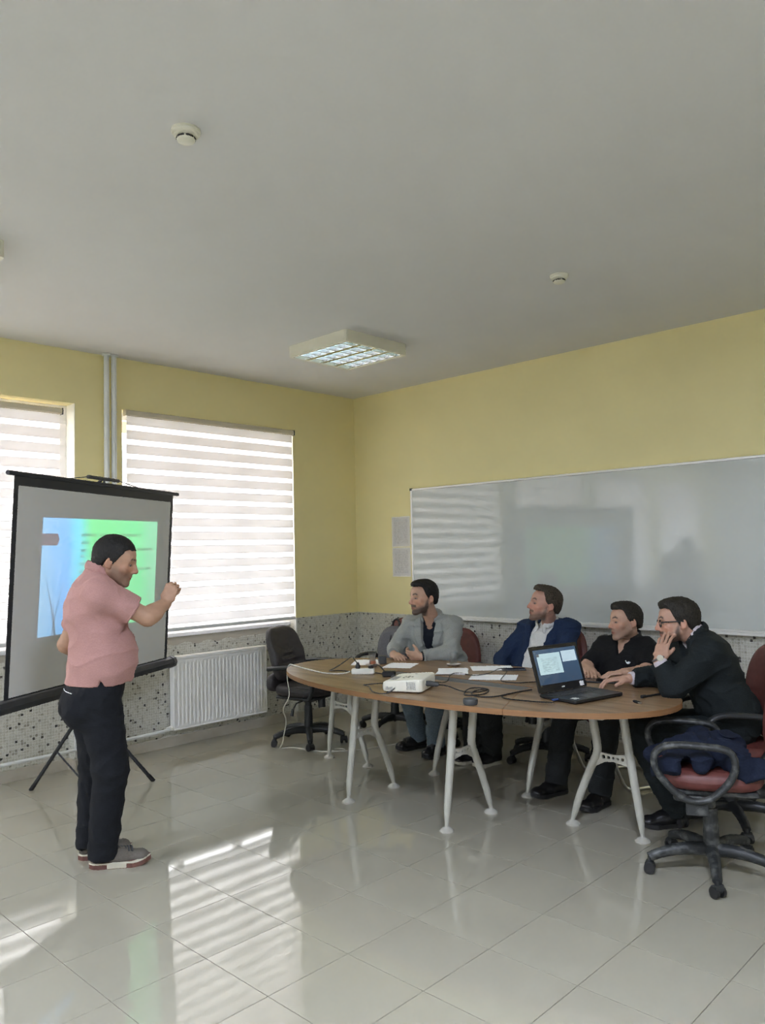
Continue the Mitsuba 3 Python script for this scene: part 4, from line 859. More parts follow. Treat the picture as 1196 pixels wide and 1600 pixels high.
def head_prims(F, jaw=1.0, neck_to=None, beard=0.0):
    k = 0.012*F.s
    p = [ell(F, (0, -0.014, 0.036), (0.0755, 0.098, 0.086)), ell(F, (0, 0.022, 0.0), (0.067, 0.074, 0.088), 0.02), ell(F, (0, 0.034, -0.042), (0.056*jaw, 0.060, 0.066), 0.02)]
    for s in (-1, 1):
        p += [lcone(F, (0.054*s*jaw, 0.0, -0.045), (0.020*s, 0.068, -0.098), 0.020, 0.017, 0.022),
              ell(F, (0.042*s, 0.062, -0.022), (0.024, 0.021, 0.021), 0.018), lcone(F, (0.010*s, 0.090, 0.026), (0.044*s, 0.074, 0.026), 0.010, 0.009, 0.012)]
    p += [ell(F, (0, 0.080, -0.101), (0.021, 0.017, 0.017), 0.02), ell(F, (0, 0.058, 0.052), (0.05, 0.03, 0.034), 0.02),
          ell(F, (0, 0.083, -0.058), (0.026, 0.014, 0.024), 0.015)]
    for s in (-1, 1): p.append(ell(F, (0.031*s, 0.101, 0.004), (0.018, 0.017, 0.0105), 0.008, '-'))
    for s in (-1, 1):
        p += [lcone(F, (0.018*s, 0.083, 0.0115), (0.046*s, 0.073, 0.0105), 0.0045, 0.0042, 0.003), lcone(F, (0.019*s, 0.082, -0.0085), (0.045*s, 0.074, -0.0065), 0.0040, 0.0040, 0.003)]
    p += [lcone(F, (0, 0.090, 0.020), (0, 0.112, -0.024), 0.0085, 0.0115, 0.010), ell(F, (0, 0.111, -0.030), (0.0125, 0.0125, 0.010), 0.008)]
    for s in (-1, 1): p.append(ell(F, (0.0125*s, 0.099, -0.034), (0.0085, 0.012, 0.008), 0.006))
    for s in (-1, 1): p.append(ell(F, (0.0065*s, 0.106, -0.0425), (0.0038, 0.005, 0.003), 0.003, '-'))
    p += [lcone(F, (-0.019, 0.090, -0.061), (0.019, 0.090, -0.061), 0.0050, 0.0050, 0.006), lcone(F, (-0.006, 0.096, -0.060), (0.006, 0.096, -0.060), 0.0055, 0.0055, 0.006),
          lcone(F, (-0.014, 0.091, -0.072), (0.014, 0.091, -0.072), 0.0062, 0.0062, 0.006), lcone(F, (-0.022, 0.098, -0.0665), (0.022, 0.098, -0.0665), 0.0022, 0.0022, 0.003, op='-')]
    for s in (-1, 1):
        c, sn = math.cos(0.30*s), math.sin(0.30*s); rot = np.array([[c, -sn, 0], [sn, c, 0], [0, 0, 1.0]])
        t = -0.22; rt = rot@np.array([[1, 0, 0], [0, math.cos(t), -math.sin(t)], [0, math.sin(t), math.cos(t)]])
        p += [ell(F, (0.079*s, -0.016, -0.004), (0.0085, 0.019, 0.031), 0.005, rot=rt), ell(F, (0.088*s, -0.013, 0.001), (0.006, 0.010, 0.018), 0.005, '-', rot=rt), ell(F, (0.077*s, -0.008, -0.028), (0.007, 0.009, 0.010), 0.005)]
    if neck_to is not None:
        nk = np.asarray(neck_to, float); p.append(cone(F.w(0, -0.022, -0.05), nk, 0.054*F.s, 0.054*F.s, 0.022))
    return p
def hand_prims(Wp, D, N, S, curl, thumb=(0.55, 0.75, 0.45, 0.5), sc=1.0, spread=0.05):
    """wrist point, direction to the fingers, palm normal, side of the thumb; curl = per finger three bends in degrees"""
    D = unit(D); N = unit(np.asarray(N, float)-D*(np.asarray(N, float)@D)); S = unit(np.asarray(S, float)-D*(np.asarray(S, float)@D)-N*(np.asarray(S, float)@N)); W = np.asarray(Wp, float)
    p = [cone(W-D*0.02*sc, W+D*0.03*sc, 0.0215*sc, 0.019*sc, 0.012, S, 1.25), cone(W+D*0.028*sc, W+D*0.080*sc, 0.0155*sc, 0.0125*sc, 0.012, S, 2.75)]
    L = [(0.043, 0.026, 0.020), (0.047, 0.030, 0.022), (0.043, 0.028, 0.021), (0.034, 0.021, 0.018)]; R = [0.0090, 0.0092, 0.0088, 0.0078]
    for i in range(4):
        o = (0.0295, 0.0100, -0.0100, -0.0285)[i]; b = W+(D*(0.088, 0.093, 0.090, 0.081)[i]+S*o)*sc
        d = unit(D+S*spread*(1.5-i)); a = 0; r = R[i]*sc; p.append(cone(b-d*0.02*sc, b, r*1.05, r*1.05, 0.008))
        for j in range(3):
            a += math.radians(curl[i][j]); e = d*math.cos(a)+N*math.sin(a); q = b+e*L[i][j]*sc; p.append(cone(b, q, r*(1-0.06*j), r*(0.94-0.07*j), 0.004)); b = q
    f, sd, nn, bend = thumb
    b = W+(D*0.022+S*0.024+N*0.006)*sc; d = unit(D*f+S*sd+N*nn); q = b+d*0.044*sc; p.append(cone(b, q, 0.0150*sc, 0.0112*sc, 0.012)); e = unit(d*math.cos(bend)+(D*0.6-S*0.6+N*0.2)*math.sin(bend)); q2 = q+e*0.033*sc; p.append(cone(q, q2, 0.0110*sc, 0.0098*sc, 0.005))
    return p
def limb(a, b, c, r, k=0.02, ax=None, s=1.0):
    return [cone(a, b, r[0], r[1], k, ax, s), cone(b, c, r[1], r[2], k, ax, s)]
def torso(pel, bel, che, nk, shR, shL, X, pw, bw, cw, off=0.0, sh=0.062):
    """pw, bw, cw: (half width, half depth) at pelvis, belly and chest"""
    o = off; (a1, a2), (b1, b2), (c1, c2) = pw, bw, cw
    p = [cone(pel, bel, a2+o, b2+o, 0.05, X, (a1/a2+b1/b2)/2), cone(bel, che, b2+o, c2+o, 0.05, X, (b1/b2+c1/c2)/2)]
    for s_ in (shR, shL): p += [cone(nk-unit(nk-che)*0.012, s_, 0.060+o, sh+o, 0.06), cone(che, s_, c2*0.72+o, sh*1.05+o, 0.06)]
    return p
def skin_colors(V, F, tone, beard=None, brow=(0.02, 0.016, 0.013), stub=0.0, hands=None):
    l = F.loc(V); x, y, z = l.T; n = meshkit.fbm(V*55, 3, 4)[:, None]
    c = np.tile(np.asarray(tone, float), (len(V), 1))*(0.90+0.2*n)
    def blend(m, col, a): nonlocal c; w = (np.clip(m, 0, 1)*a)[:, None]; c = c*(1-w)+np.asarray(col)*w
    head = (np.linalg.norm(l, axis=1) < 0.17)
    if hands is not None: head = head & ~hands
    red = np.exp(-((np.abs(x)-0.045)**2+(z+0.022)**2)/0.0009)*(y > 0.04)+np.exp(-(x**2+(z+0.028)**2)/0.0003)*(y > 0.09)+(np.abs(x) > 0.072)*(np.abs(z) < 0.04)*(y < 0.02)*0.7
    blend(red*head, np.array(tone)*[1.12, 0.82, 0.75], 0.6)
    sk = lambda e0, e1, v: np.clip((v-e0)/(e1-e0), 0, 1)
    nz = meshkit.fbm(V*420, 2, 9)
    if stub: blend(head*sk(-0.02, -0.05, z+0.5*np.clip(np.abs(x)-0.04, 0, 1)*-1.0)*sk(-0.03, 0.01, y)*(z > -0.14), (0.05, 0.045, 0.04), stub)
    if beard is not None:
        up = -0.062+0.016*sk(0.03, 0.06, np.abs(x))+0.055*sk(0.035, 0.004, y); jawl = sk(0.012, -0.014, z-up+0.006)*sk(-0.005, 0.012, y+0.3*np.clip(-0.06-z, 0, 1))
        must = sk(0.003, -0.001, np.abs(z+0.052)-0.0075)*(np.abs(x) < 0.032)*(y > 0.06)
        b = np.clip(jawl+must, 0, 1)*(z > -0.135)*head
        blend(b*np.clip(0.75+0.5*nz, 0, 1), beard[0], beard[1])
    lips = np.exp(-((z+0.0665)/0.0085)**4)*np.exp(-(x/0.022)**4)*(y > 0.078)*head
    blend(lips, np.array(tone)*[0.82, 0.50, 0.46], 0.85); blend(np.exp(-((z+0.0668)/0.0018)**2)*(np.abs(x) < 0.021)*(y > 0.07)*head, (0.05, 0.02, 0.018), 0.85)
    bz = 0.0305+0.006*sk(0.012, 0.03, np.abs(x))-0.008*sk(0.035, 0.05, np.abs(x)); brw = np.exp(-((z-bz)/0.0052)**4)*sk(0.010, 0.014, np.abs(x))*sk(0.052, 0.046, np.abs(x))*(y > 0.055)*head
    blend(brw*np.clip(0.55+0.8*nz, 0, 1), brow, 0.95)
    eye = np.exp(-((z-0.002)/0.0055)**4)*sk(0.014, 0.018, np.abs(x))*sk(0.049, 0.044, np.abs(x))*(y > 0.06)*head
    blend(eye, (0.06, 0.035, 0.028), 0.6)  # shade around the eyelids painted into the skin colour
    return np.clip(c, 0, 1)
def hair_mesh(F, top=0.010, front=0.070, back=-0.060, side=-0.02, quiff=0.0, h=0.0036, seed=3):
    pr = [ell(F, (0, -0.016, 0.038), (0.0755+top*0.75, 0.098+top*0.9, 0.086+top), 0.01), ell(F, (0, -0.045, -0.01), (0.064+top*0.4, 0.066+top*0.5, 0.07), 0.02)]
    if quiff: pr.append(ell(F, (0, 0.045, 0.105), (0.052, 0.045, 0.020+quiff), 0.03))
    def line(P):
        l = F.loc(P); x, y, z = l.T; a = np.abs(np.arctan2(x, y+0.012)); hz = np.interp(a, [0, 0.55, 0.85, 1.02, 1.15, 1.42, 1.62, 1.78, 2.1, 2.6, PI], [front, front+0.004, front-0.004, front-0.034, 0.024, side, side, 0.014, -0.022, back*0.88, back])
        return (hz-z-0.004*(meshkit.noise(P*150, seed)-0.5))*0.8*F.s
    pr.append(cut(line, 0.004))
    return surface(pr, h, lambda P, d: d-0.0048*F.s*(meshkit.noise(P*V3(190, 190, 110), seed)-0.5)-0.003*(meshkit.noise(P*70, seed+1)-0.5))
def eyes(key, F, look=(0, 1, 0), h=0.0036):
    for s in (-1, 1):
        m = trimesh.creation.icosphere(2, 0.0118*F.s); lk = unit(np.asarray(look, float)@F.A); d = m.vertices@lk/(0.0118*F.s)
        c = np.where(d[:, None] > 0.93, [[0.006, 0.005, 0.005]], np.where(d[:, None] > 0.72, [[0.030, 0.018, 0.012]], [[0.28, 0.24, 0.22]]))
        m.apply_translation(F.w(0.0310*s, 0.0755, 0.0015)); add(key+'__eye', m, 'mat_eye', True, color=c)
def shoe(key, heel, toe, w=0.095, upper='mat_shoe_black', sole='mat_sole_black', rise=0.085, thick=0.026, laces=None, band=None, flexed=0.0, white=None):
    heel, toe = np.asarray(heel, float), np.asarray(toe, float); Y = unit(toe-heel); Ln = np.linalg.norm(toe-heel); X = np.cross(Y, [0, 0, 1.0]); Zz = np.cross(X, Y)
    F = Fr(heel, X, Y, Zz, 1.0)
    t = np.linspace(0, 1, 25); wid = np.interp(t, [0, .06, .2, .45, .72, .9, 1], [0.0, .62, .80, .78, 1.0, .72, 0.0])*w/2; wid[0] = wid[-1] = 0.004
    ol = np.r_[np.c_[wid, t*Ln], np.c_[-wid[::-1], t[::-1]*Ln]]
    ol = np.array(Polygon(ol).buffer(0.003).exterior.coords)[:-1]; ol = ol[::-1] if Polygon(ol).exterior.is_ccw is False else ol
    s = extrude(Polygon(ol), 0.0, thick); v = s.vertices.copy(); tt = v[:, 1]/Ln; v[:, 2] += np.clip(tt-0.72, 0, 1)**2*0.22*(1 if v is not None else 0); s.vertices = v
    ks = add(key+'__sole', fix(axes(s, heel, X, Y, Zz)), sole)
    if white: 
        g = Polygon(ol).buffer(0.0016).difference(Polygon(ol).buffer(-0.006)); m = cat(extrude(g, thick-0.007, thick+0.001), extrude(g.intersection(sbox(-1, Ln*0.30, 1, Ln*0.62)), 0.002, thick)); v = m.vertices.copy(); tt = v[:, 1]/Ln; v[:, 2] += np.clip(tt-0.72, 0, 1)**2*0.22; m.vertices = v
        add(ks+'__foxing', fix(axes(m, heel, X, Y, Zz)), 'mat_sole_white')
    r = rise; a = lambda x, y, z: (x, y*Ln, z)
    pr = [lcone(F, a(0, .15, thick+.02), a(0, .15, r), 0.034, 0.036, 0.02, (0, 1, 0), 1.15), lcone(F, a(0, .16, thick+.016), a(0, .5, thick+.02), 0.032, 0.036, 0.02), lcone(F, a(0, .5, thick+.018), a(0, .80, thick+.012), 0.036, 0.030, 0.03, (1, 0, 0), 1.2), lcone(F, a(0, .3, r-.012), a(0, .58, thick+.03), 0.030, 0.024, 0.03), ell(F, a(0, .86, thick+.010), (w*0.42, Ln*0.12, 0.028), 0.02)]
    pr.append(cut(lambda P: thick-0.004+np.clip(F.loc(P)[:, 1]/Ln-0.72, 0, 1)**2*0.22-F.loc(P)[:, 2]))
    pr.append(cut(lambda P: F.loc(P)[:, 2]-(r+0.012)))
    add(key+'__upper', surface(pr, 0.0055), upper, True)
    if laces:
        for i in range(5):
            y = Ln*(0.46+0.052*i); z = np.interp(y/Ln, [.46, .67], [r+0.002, thick+.053]); 
            add(key+'__lace', tube([F.w(-0.026, y+0.004, z-0.008), F.w(-0.008, y, z+0.008), F.w(0.010, y+0.010, z+0.008), F.w(0.026, y+0.012, z-0.008)], 0.0045, 6), laces)
    return F, Ln
def collar(nk_c, F, r=0.072, h=0.035, open_=0.5, thick=0.006, drop=0.02, tip=0.03):
    """folded shirt collar round the neck: a band whose ends fall to points in front; F gives the axes"""
    pr = []; n = 15
    for i in range(n-1):
        q = []
        for j in (i, i+1):
            a = open_+(2*PI-2*open_)*j/(n-1); fr = math.cos(a)
            q.append(F.w(r*math.sin(a), r*fr*0.95, -drop*max(fr, 0)*1.2))
        pr.append(cone(q[0], q[1], thick, thick, 0.006, F.A[2], h/thick/2))
    for s in (1, -1): pr.append(cone(F.w(r*math.sin(open_)*s, r*math.cos(open_)*0.95, -drop-0.004), F.w((r*math.sin(open_)+0.012)*s, r*math.cos(open_)+0.018, -drop-tip-0.012), thick*1.2, thick*0.8, 0.01, F.A[0], 2.4))
    return relax(surface(pr, 0.0032), 3)
def collar_frame(J, F, yaw, t=0.30, extra=0.0):
    hb = F.w(0, -0.022, -0.05); nd = unit(hb-J['neck']); f = V3(math.cos(math.radians(yaw)), math.sin(math.radians(yaw)), 0)
    return frame(mid(J['neck'], hb, t), yaw, -math.degrees(math.atan2(nd@f, nd[2]))*0.75-8+extra)
def folds(amp, fr=9.0, seed=1, warp=0.35):
    def f(P, d):
        w = meshkit.noise(P*fr*0.6, seed)*5.0; n = meshkit.noise(np.c_[P[:, 0]*fr, P[:, 1]*fr, P[:, 2]*fr*1.9]+w[:, None]*warp, seed+3)
        rg = 1-np.abs(2*meshkit.noise(np.c_[P[:, 0]*fr*0.9, P[:, 1]*fr*0.9, P[:, 2]*fr*1.5]+w[:, None]*0.5, seed+8)-1)
        return d-amp*0.8*(n-0.5)-amp*0.4*(meshkit.noise(P*fr*2.7, seed+5)-0.5)-amp*0.75*(rg**4-0.15)
    return f
def mid(a, b, t=0.5): return np.asarray(a, float)*(1-t)+np.asarray(b, float)*t
def dressed(key, F, J, tone, hands, hairkw, hair, beard=None, stub=0.0, jaw=1.0, brow=(0.02, 0.016, 0.013), bare_arms=False, look=(0, 1, 0), neckr=0.052):
    """the continuous body under the clothes: head, neck, slim trunk, arms, hands and legs"""
    pr = head_prims(F, jaw, J['neck'])
    X = J['X']
    pr += [cone(J['neck'], J['che'], neckr, 0.062, 0.02), cone(J['che'], J['pel'], 0.062, 0.07, 0.03, X, 1.3)]
    for s in 'RL':
        ar = (0.050, 0.046, 0.030) if bare_arms else (0.038, 0.036, 0.027)
        pr += [cone(mid(J['neck'], J['che'], 0.35), J['sh'+s], 0.035, 0.040, 0.02)]
        if bare_arms:
            e, w_ = J['el'+s], J['wr'+s]
            pr += [cone(J['sh'+s], e, 0.052, 0.043, 0.02), cone(e, mid(e, w_, 0.3), 0.043, 0.046, 0.02), cone(mid(e, w_, 0.3), w_, 0.046, 0.029, 0.02)]
        else: pr += limb(J['sh'+s], J['el'+s], J['wr'+s], ar)
        pr += [cone(J['pel'], J['hip'+s], 0.06, 0.06, 0.03)]+limb(J['hip'+s], J['kn'+s], J['an'+s], (0.055, 0.042, 0.032))
    hp = [p for hnd in hands for p in hand_prims(*hnd)]; pr += hp
    m = relax(surface(pr, 0.0046), 1)
    on_hand = np.min([p.f(m.vertices) for p in hp], axis=0) < 0.004
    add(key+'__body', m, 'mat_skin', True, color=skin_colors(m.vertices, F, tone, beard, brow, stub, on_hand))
    add(key+'__hair', relax(hair_mesh(F, **hairkw), 1), hair, True); eyes(key, F, look)
def trousers(key, J, bsdf, X, pw, r=(0.088, 0.068, 0.055), cuff=None, seed=5, amp=0.012, top=None, bumz=None):
    pr = [cone(J['pel'], mid(J['pel'], J['bel'], 0.55), pw[1], pw[1]*0.98, 0.04, X, pw[0]/pw[1])]
    for s in 'RL': pr += [cone(J['hip'+s], J['kn'+s], r[0], r[1], 0.035), cone(J['kn'+s], J['an'+s], r[1], r[2], 0.03)]
    if bumz is not None: pr += bumz
    for s in 'RL':
        a, k_ = J['an'+s], J['kn'+s]; n = unit(a-k_)
        pr.append(Prim(lambda P, a=a, n=n: np.where(np.linalg.norm(P-a, axis=1) < 0.16, (P-a)@n-0.03, -1.0), '&', 0.003))
    if top is not None: pr.append(top)
    add(key, relax(surface(pr, 0.008, folds(amp, 10, seed)), 1), bsdf, True)
def sleeve(a, e, w, r, k=0.025): return [cone(a, e, r[0], r[1], k), cone(e, w, r[1], r[2], k)]

# ---- the presenter, standing with his right fist raised
K = thing('person', 'standing man in a pink polo shirt and dark jeans, right fist raised before the screen', 'person')
X = V3(0.95, -0.31, 0); Fd = V3(0.31, 0.95, 0)
J = dict(X=X, neck=V3(1.850, -3.668, 1.478), shR=V3(1.995, -3.725, 1.388), shL=V3(1.675, -3.635, 1.378), che=V3(1.835, -3.660, 1.27), bel=V3(1.838, -3.640, 1.06), pel=V3(1.805, -3.660, 0.905),
         elR=V3(2.088, -3.520, 1.258), wrR=V3(2.052, -3.395, 1.325), elL=V3(1.553, -3.702, 1.105), wrL=V3(1.560, -3.500, 0.98), hipR=V3(1.895, -3.685, 0.86), hipL=V3(1.725, -3.645, 0.86),
         knR=V3(1.925, -3.640, 0.50), knL=V3(1.725, -3.615, 0.50), anR=V3(1.878, -3.662, 0.085), anL=V3(1.708, -3.645, 0.085))
F = frame(V3(1.921, -3.607, 1.547), 52, -16, 4)
tone5 = (0.40, 0.235, 0.155)
fist = [(78, 95, 60)]*4
hd = unit(V3(0.05, 0.05, 1.0)+0.35*V3(0.72, 0.69, 0)); palm = unit(V3(-0.25, 0.97, 0))
dressed(K, F, J, tone5, [(J['wrR'], hd, V3(-0.55, 0.85, 0), V3(-0.9, -0.35, 0.2), fist, (0.95, 0.15, 0.35, 0.25), 1.0), (J['wrL'], V3(-0.1, 0.85, -0.45), V3(0.8, 0.1, -0.3), V3(0.1, 0.4, 0.9), [(20, 25, 15)]*4)],
        dict(top=0.014, front=0.074, back=-0.078, side=-0.022, seed=4), 'mat_hair', stub=0.45, bare_arms=True, look=(0.1, 1, -0.25))
def polo(key, J, bsdf, X, Fd, pw, bw, cw, hem, sl=0.62, seed=8, amp=0.010, split=None, extra=(), r=(0.078, 0.072), off=0.0):
    pr = torso(J['pel'], J['bel'], J['che'], J['neck'], J['shR'], J['shL'], X, pw, bw, cw, off)+list(extra)
    for s in 'RL':
        e = mid(J['sh'+s], J['el'+s], sl); pr.append(cone(J['sh'+s], e, r[0], r[1], 0.03))
    nk = J['neck']; up = unit(J['neck']-J['che'])
    pr.append(cut(lambda P: np.where(np.linalg.norm(P-nk, axis=1) < 0.13, (P-nk)@up-0.034, -1.0), 0.004))
    for s in 'RL':
        e = mid(J['sh'+s], J['el'+s], sl); n = unit(J['el'+s]-J['sh'+s]); pr.append(cut(lambda P, e=e, n=n: np.where(np.linalg.norm(P-e, axis=1) < 0.14, (P-e)@n-0.02, -1.0), 0.003))
    if hem is not None: pr.append(cut(lambda P: hem-P[:, 2], 0.003))
    if split is not None: pr.append(split)
    add(key, relax(surface(pr, 0.007, folds(amp, 8, seed)), 1), bsdf, True)
belly = [ell(Fr(J['bel'], X, Fd, V3(0, 0, 1)), (-0.005, 0.030, -0.015), (0.165, 0.130, 0.17), 0.06), ell(Fr(J['che'], X, Fd, V3(0, 0, 1)), (0, -0.06, 0.03), (0.17, 0.10, 0.16), 0.06)]
sp = V3(1.994, -3.725, 0.935)
polo(K+'__polo_shirt', J, 'mat_pink', X, Fd, (0.190, 0.150), (0.195, 0.150), (0.190, 0.135), 0.928, split=Prim(lambda P: np.maximum((np.abs((P-sp)@unit(V3(0.72, 0.69, 0)))-(0.966-P[:, 2])*0.42)*0.9, np.linalg.norm((P-sp)[:, :2], axis=1)-0.11), '-', 0.002), extra=belly, r=(0.078, 0.070), seed=12, amp=0.010)
NF = frame(J['neck']+V3(0.010, 0.012, 0.030), 60, -22)
add(K+'__polo_shirt__collar', collar(None, NF, 0.078, 0.040, 0.55, 0.007, 0.02, 0.02), 'mat_pink', True)
for s in 'R':
    e = mid(J['shR'], J['elR'], 0.62); n = unit(J['elR']-J['shR']); u = unit(np.cross(n, [0, 0, 1.0])); w = np.cross(n, u)
    add(K+'__polo_shirt__cuff', tube([e+n*0.017+(u*math.cos(a)+w*math.sin(a))*0.0685 for a in np.linspace(0, 2*PI, 28, endpoint=False)], 0.006, 8, closed=True), 'mat_pink', True)
bum = [ell(Fr(J['pel'], X, Fd, V3(0, 0, 1)), (0.075*s, -0.085, -0.095), (0.095, 0.088, 0.105), 0.04) for s in (-1, 1)]
trousers(K+'__jeans', J, 'mat_jeans_dark', X, (0.185, 0.135), (0.108, 0.086, 0.072), seed=21, amp=0.009, bumz=bum)
pk = [J['pel']-Fd*0.156+X*q+V3(0, 0, 0.0-0.004*abs(q)*8)+Fd*(abs(q-0.03)**2*1.6) for q in np.linspace(-0.02, 0.15, 8)]
add(K+'__jeans__pocket_stitching', tube(pk, 0.0018, 5), 'mat_paper')
k1 = K+'__shoe'; FR, Ln = shoe(k1, V3(1.825, -3.705, 0), V3(1.993, -3.462, 0), 0.100, 'mat_shoe_grey', 'mat_sole_brown', 0.082, 0.030, 'mat_dark_grey', white=True)
shoe(K+'__shoe_001', V3(1.668, -3.690, 0), V3(1.790, -3.455, 0), 0.100, 'mat_shoe_grey', 'mat_sole_brown', 0.082, 0.030, 'mat_dark_grey', white=True)
add(K+'__shoe__emblem', fix(axes(cbox(0.012, 0.002, 0.014, 0.0005), FR.w(0.040, Ln*0.34, 0.055), FR.A[1], FR.A[0], FR.A[2])), 'mat_black')

# ---- seated figures: shared pieces
def jacket(key, J, bsdf, X, Fd, Up, pw, bw, cw, vz=(0.02, 0.30), vw=0.075, vskew=0.0, hem=None, seed=31, sr=(0.068, 0.060, 0.046), amp=0.014, wrist_off=0.0, lapel=0.052, extra=()):
    """a suit jacket: trunk and sleeves in one, opened in a V down the front, lapels raised along the opening"""
    pr = torso(J['pel'], J['bel'], J['che'], J['neck'], J['shR'], J['shL'], X, pw, bw, cw, 0.0, 0.060)+list(extra)
    for s in 'RL':
        w = J['wr'+s]+unit(J['wr'+s]-J['el'+s])*wrist_off; pr += sleeve(J['sh'+s], J['el'+s], w, sr)
    G = Fr(J['neck'], X, Fd, Up); a0, a1 = vz
    def vee(l):
        x, y, z = l.T; t = np.clip((-z-a0)/(a1-a0), 0, 1); return np.abs(x-vskew*t)-vw*(1-t)**0.85-0.004
    nk, up = J['neck'], Up
    pr.append(cut(lambda P: np.where(np.linalg.norm(P-nk, axis=1) < 0.15, (P-nk)@up-0.030, -1.0), 0.004))
    pr.append(Prim(lambda P: np.maximum(np.maximum(vee(G.loc(P)), -(G.loc(P)[:, 1]-0.0)), np.linalg.norm((G.loc(P)-V3(0, 0.10, -0.2))*V3(1, 0.6, 0.55), axis=1)-0.32), '-', 0.004))
    for s in 'RL':
        e, w = J['el'+s], J['wr'+s]+unit(J['wr'+s]-J['el'+s])*wrist_off; n = unit(w-e)
        pr.append(cut(lambda P, w=w, n=n: np.where(np.linalg.norm(P-w, axis=1) < 0.11, (P-w)@n-0.004, -1.0), 0.003))
    if hem is not None: pr.append(cut(hem, 0.003))
    fo = folds(amp, 9, seed)
    def post(P, d):
        l = G.loc(P); v = vee(l); t = np.clip((-l[:, 2]-a0)/(a1-a0), 0, 1); wd = lapel*np.interp(t, [0, 0.25, 0.27, 1.0], [0.7, 1.1, 1.0, 0.15])
        m = (v > -0.01) & (v < wd) & (l[:, 1] > 0.0) & (l[:, 2] < 0.02) & (t < 0.99)
        gr = np.exp(-((v-wd)/0.0025)**2)*(l[:, 1] > 0)*(t < 0.97)*(l[:, 2] < 0.01)
        return fo(P, d)-0.008*m+0.006*gr
    add(key, relax(surface(pr, 0.0068, post), 1), bsdf, True)
    # the collar standing behind the neck
    pts = [G.w(0.080*math.sin(a), 0.078*math.cos(a)-0.004, 0.022-0.028*max(math.cos(a), 0)) for a in np.linspace(0.75, 2*PI-0.75, 15)]
    add(key+'__collar', surface([cone(pts[i], pts[i+1], 0.010, 0.010, 0.01, Up, 2.0) for i in range(14)], 0.006), bsdf, True)
def undershirt(key, J, bsdf, X, pw, bw, cw, seed=41, amp=0.006, neck_cut=0.02, vneck=None):
    pr = torso(J['pel'], J['bel'], J['che'], J['neck'], J['shR'], J['shL'], X, pw, bw, cw, -0.022, 0.045)
    nk = J['neck']; up = unit(nk-J['che']); pr.append(cut(lambda P: np.where(np.linalg.norm(P-nk, axis=1) < 0.15, (P-nk)@up-neck_cut, -1.0), 0.004))
    if vneck is not None: pr.append(vneck)
    add(key, relax(surface(pr, 0.007, folds(amp, 13, seed)), 1), bsdf, True)
def axes3(yaw, lean):
    """chest axes for a heading and a lean (degrees, forward positive)"""
    y, l = math.radians(yaw), math.radians(lean); f = V3(math.cos(y), math.sin(y), 0); x = V3(math.sin(y), -math.cos(y), 0); up = unit(V3(0, 0, 1)*math.cos(l)+f*math.sin(l)); return x, np.cross(up, x), up

# ---- man in the light grey jacket
K = thing('person', 'seated man in a light grey jacket and navy T-shirt, hands together on the table', 'person')
X, Fd, Up = axes3(-74, 22)
J = dict(X=X, neck=V3(1.672, -0.812, 1.035), shR=V3(1.488, -0.855, 0.975), shL=V3(1.842, -0.750, 0.980), che=V3(1.655, -0.775, 0.87), bel=V3(1.640, -0.650, 0.68), pel=V3(1.635, -0.550, 0.555),
         elR=V3(1.425, -0.985, 0.790), wrR=V3(1.560, -1.140, 0.772), elL=V3(1.935, -0.900, 0.785), wrL=V3(1.795, -1.090, 0.770), hipR=V3(1.545, -0.58, 0.53), hipL=V3(1.735, -0.55, 0.53),
         knR=V3(1.545, -0.985, 0.525), knL=V3(1.830, -0.985, 0.525), anR=V3(1.525, -0.835, 0.10), anL=V3(1.775, -0.915, 0.10))
F = frame(V3(1.690, -0.925, 1.200), -106, -2, 0, 1.08)
dressed(K, F, J, (0.47, 0.285, 0.20), [(J['wrR'], V3(0.85, -0.45, -0.02), V3(0.1, 0.25, -1), V3(0.45, 0.85, 0.15), [(25, 40, 25), (28, 42, 25), (32, 45, 28), (36, 45, 28)]), (J['wrL'], V3(-0.92, -0.28, 0.02), V3(-0.2, 0.75, 0.25), V3(0.1, 0.2, 0.9), [(30, 40, 25), (34, 42, 25), (38, 44, 28), (42, 45, 28)])],
        dict(top=0.013, front=0.086, back=-0.055, side=-0.012, quiff=0.004, seed=6), 'mat_hair', beard=((0.020, 0.015, 0.012), 0.88), look=(0.0, 1, 0))
jacket(K+'__jacket', J, 'mat_grey_jacket', X, Fd, Up, (0.19, 0.130), (0.185, 0.125), (0.185, 0.125), vz=(-0.01, 0.36), vw=0.072, seed=33, lapel=0.058, wrist_off=-0.030, extra=[ell(Fr(J['che'], X, Fd, Up), (0.06, 0.03, -0.08), (0.17, 0.10, 0.16), 0.05)])
undershirt(K+'__t_shirt', J, 'mat_navy_shirt', X, (0.19, 0.130), (0.185, 0.125), (0.185, 0.125), neck_cut=0.0)
trousers(K+'__jeans', J, 'mat_jeans_blue', X, (0.185, 0.115), (0.088, 0.078, 0.066), seed=22, amp=0.014)
for a, b in ((V3(1.545, -0.770, 0), V3(1.462, -1.035, 0)), (V3(1.785, -0.835, 0), V3(1.800, -1.10, 0))): shoe(K+f'__shoe{"" if K+"__shoe__sole" not in scene else "_001"}', a, b, 0.095, 'mat_shoe_black', 'mat_sole_black', 0.085, 0.026, 'mat_dark_grey', white=False)
w = J['wrL']; n = unit(w-J['elL']); u = unit(np.cross(n, [0, 0, 1.0])); v_ = np.cross(n, u); o = w-n*0.012
kw = add(K+'__watch', tube([o+(u*math.cos(a)*1.15+v_*math.sin(a))*0.030 for a in np.linspace(0, 2*PI, 24, endpoint=False)], 0.0075, 8, closed=True, flat=None), 'mat_black', True)
add(kw+'__dial', rod(o+v_*0.030, o+v_*0.042, 0.017, 0.016, 16), 'mat_dark_grey', 40)

